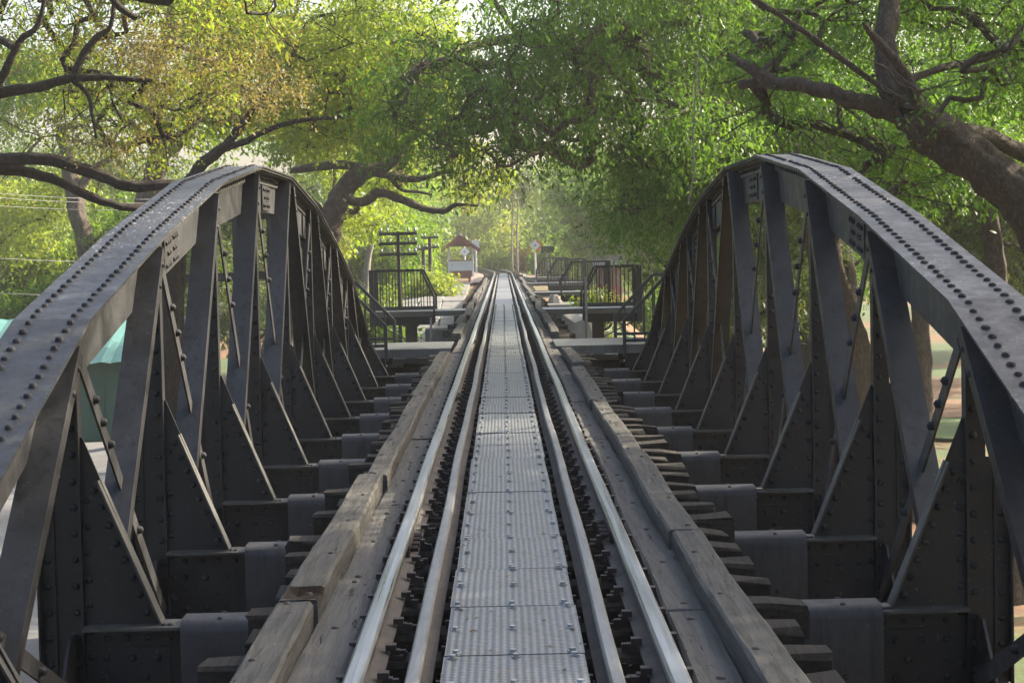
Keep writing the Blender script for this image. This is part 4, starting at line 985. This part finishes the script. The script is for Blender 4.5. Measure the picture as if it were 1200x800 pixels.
for i, (lab, lm_, rg, n) in enumerate(SH):
    x = P((rg[0]+rg[1])/2, 300, rg[4]+3).x; tree(lab, [straight(x, rg[4]+3, -2.2, .12, .08, 120+i)], [rg], n, .20, lm_, 121+i, 'barkdark', name='shrub', cat='shrub', rmin=.012, twig=.5)
# middle distance left
tree('sunlit yellow green tree behind the telegraph pole', [straight(-9, 84, 2, .3, .2, 131)], [(425, 480, 250, 345, 84, 100, 32, 1.1), (380, 470, 180, 330, 84, 100, 30, 1.4)], 62000, .24, 'fresh', 132, rmin=.02, twig=.9)
hp, hr_ = jag([(429, 345, 66), (431, 305, 66), (438, 275, 66), (446, 245, 66), (450, 228, 66)], [.13, .12, .09, .07, .04], 133, .04); hp.insert(0, Vector((hp[0].x, 66, ground_z(hp[0].x, 66)-.1))); hr_.insert(0, .16)
tree('slim pale trunked tree just left of the railed platform', [(hp, hr_), jag([(431, 305, 66), (424, 285, 66), (420, 270, 66)], [.07, .05, .03], 134)], [(405, 460, 200, 240, 64, 70, 5, .6)], 4000, .17, 'yellow', 135, 'barkpale', rmin=.012)
r = random.Random(9)
for i, (px, py, Y, lm_, rc, n) in enumerate(((455, 372, 58, 'fresh', .55, 5000), (500, 352, 74, 'yellow', .6, 5000), (582, 313, 150, 'yellow', .35, 1500), (590, 312, 150, 'fresh', .8, 5000), (504, 336, 100, 'yellow', .55, 5000), (615, 306, 160, 'rusty', 1.0, 6000), (650, 306, 140, 'fresh', 1.1, 7000), (636, 300, 165, 'rusty', 1.0, 6000), (580, 298, 190, 'fresh', 1.3, 7000), (700, 366, 60, 'yellow', .3, 2200), (765, 345, 76, 'fresh', .8, 7000), (480, 340, 92, 'fresh', .6, 5000), (516, 300, 165, 'yellow', 1.0, 6000))):
    labs = ['low green bush under the left railed platform', 'yellow green bush on the slope behind the left platform', 'small yellow bush right of the hut near the rails', 'low green bush where the rails vanish', 'yellow bush left of the hut on the slope', 'reddish bush beyond the end of the straight track', 'green bush right of the diamond sign', 'orange brown bush behind the diamond sign', 'hazy green bush right of the hut roof', 'yellow green bush under the right approach', 'green bush beside the right hand railings', 'green bush by the slim telegraph pole', 'hazy yellow bush behind the hut']
    p = P(px, py, Y); gz = ground_z(p.x, Y); tree(labs[i], [([Vector((p.x, Y, gz-.1)), Vector((p.x+.1, Y, gz+.3)), Vector((p.x, Y, max(gz+.5, p.z)))], [.06, .05, .03])], [], n, .16 if Y < 90 else .26, lm_, 140+i, 'barkdark', balls=(((p.x, Y, (p.z+gz)/2+.3), (rc*1.5, rc*1.5, max(.5, (p.z-gz)/2+rc*.5)), 9, rc*.75),), name='bush', cat='bush', rmin=.01, twig=.5)
# far hazy trees
FAR = [('hazy far tree directly above the hut', (505, 590, 235, 300, 170, 200, 32, 2.0), 'yellow', -5), ('hazy far tree where the track disappears', (575, 640, 215, 295, 190, 230, 30, 2.2), 'yellow', 7), ('pale far tree rising right of the far track', (635, 760, 200, 310, 150, 185, 44, 2.4), 'fresh', 12), ('far tall tree left beyond the telegraph poles', (390, 500, 90, 290, 130, 170, 46, 2.4), 'fresh', -14)]  # yellow palette lightens the first two crowns, standing in for sunlight and haze
for i, (lab, rg, lm_, x) in enumerate(FAR):
    tree(lab, [straight(x, rg[4]+8, 6, .16, .09, 170+i)], [rg], 36000, .50, lm_, 171+i, 'barkpale', rmin=.025, twig=1.6)
for i, px in enumerate((600, 606)):
    hp, hr_ = jag([(px, 300, 140), (px, 270, 140), (px+1, 240, 140), (px+3-7*i, 215, 140)], [.08, .07, .06, .03], 180+i, .03); hp.insert(0, Vector((hp[0].x, 140, ground_z(hp[0].x, 140)))); hr_.insert(0, .1)
    tree(['left one of two bare pale saplings above the far track', 'right one of two bare pale saplings above the far track'][i], [(hp, hr_)], [(px-18, px+18, 205, 235, 138, 143, 6, .7)], 1500, .3, 'dull', 182+i, 'barkpale', rmin=.012)
cs, rs = [], []; r = random.Random(31)
for i in range(520):
    a = r.uniform(-1, 1); X = a*150; Y = r.uniform(190, 250) if abs(X) < 25 else r.uniform(100+max(0, 60-abs(X))*1.2, 200)
    if X > 20 and Y < 130: Y = r.uniform(130, 200)
    cs.append((X, Y, -3+r.random()**.8*(15 if X > 14 else 11.5))); rs.append(r.uniform(2.5, 4.5))
me = leaf_mesh('far_woodland', cs, rs, 190000, .75, LM['fresh'], 190, .3, twig=2.2); o = bpy.data.objects.new('far_woodland', me); C.objects.link(o); o['kind'] = 'stuff'; o['label'] = 'hazy mass of far green woodland closing the view'  # lighter leaf palette stands in for distant sunlight and haze
for i, (x, y) in enumerate(((26, 82), (31, 100), (22, 66))):  # trees added to shade the open ground on the right
    tree(['round crowned shade tree far out on the right beyond the path', 'farthest shade tree out on the right bank', 'shade tree on the lawn at the right, out past the leaning trunk'][i], [straight(x, y, 1.5, .3, .2, 220+i)], [], 18000, .34, 'dull', 221+i, 'barkdark', balls=(((x, y, 3.6), (6, 7, 2.6), 34, 1.3),), rmin=.02, twig=.9)
# trees to the right whose shade falls across the bridge
for i, (c, R) in enumerate((((12.5, 13, 7.0), (5, 5.5, 3.8)), ((13, 3.0, 7.0), (5, 5.5, 3.6)), ((14, -7, 7), (5, 5, 3.6)), ((12.6, 22.5, 7.6), (4.2, 5.5, 3.4)), ((14, 32.5, 8.6), (4, 5.5, 3.2)))):
    tree(['shade tree right of the bridge just outside the view', 'shade tree right of the bridge level with the camera', 'shade tree right of the bridge behind the camera', 'shade tree beside the leaning trunk just outside the view on the right', 'shade tree farther along the right bank past the leaning trunk'][i], [straight(c[0], c[1], 4.5, .4, .3, 200+i)], [], (44000, 40000, 30000, 15000, 16000)[i], .20, 'deep', 201+i, 'bark', balls=((c, R, (70, 60, 50, 11, 18)[i], (1.25, 1.25, 1.25, 1.1, 1.1)[i]),), rmin=.02, twig=.7)

# ------------------------------------------------------------ air
mb = MB(); mb.box(-230, 230, -60, 330, -6.0, 24.0)
m = bpy.data.materials.new('haze'); m.use_nodes = True; nt = m.node_tree; nt.nodes.clear(); out = N(nt, 'ShaderNodeOutputMaterial'); pv = N(nt, 'ShaderNodeVolumePrincipled')
pv.inputs['Color'].default_value = (.95, .95, .90, 1); pv.inputs['Density'].default_value = .0006; pv.inputs['Anisotropy'].default_value = .3
nt.links.new(pv.outputs[0], out.inputs['Volume']); o = mb.build('haze', [m], kind='stuff')
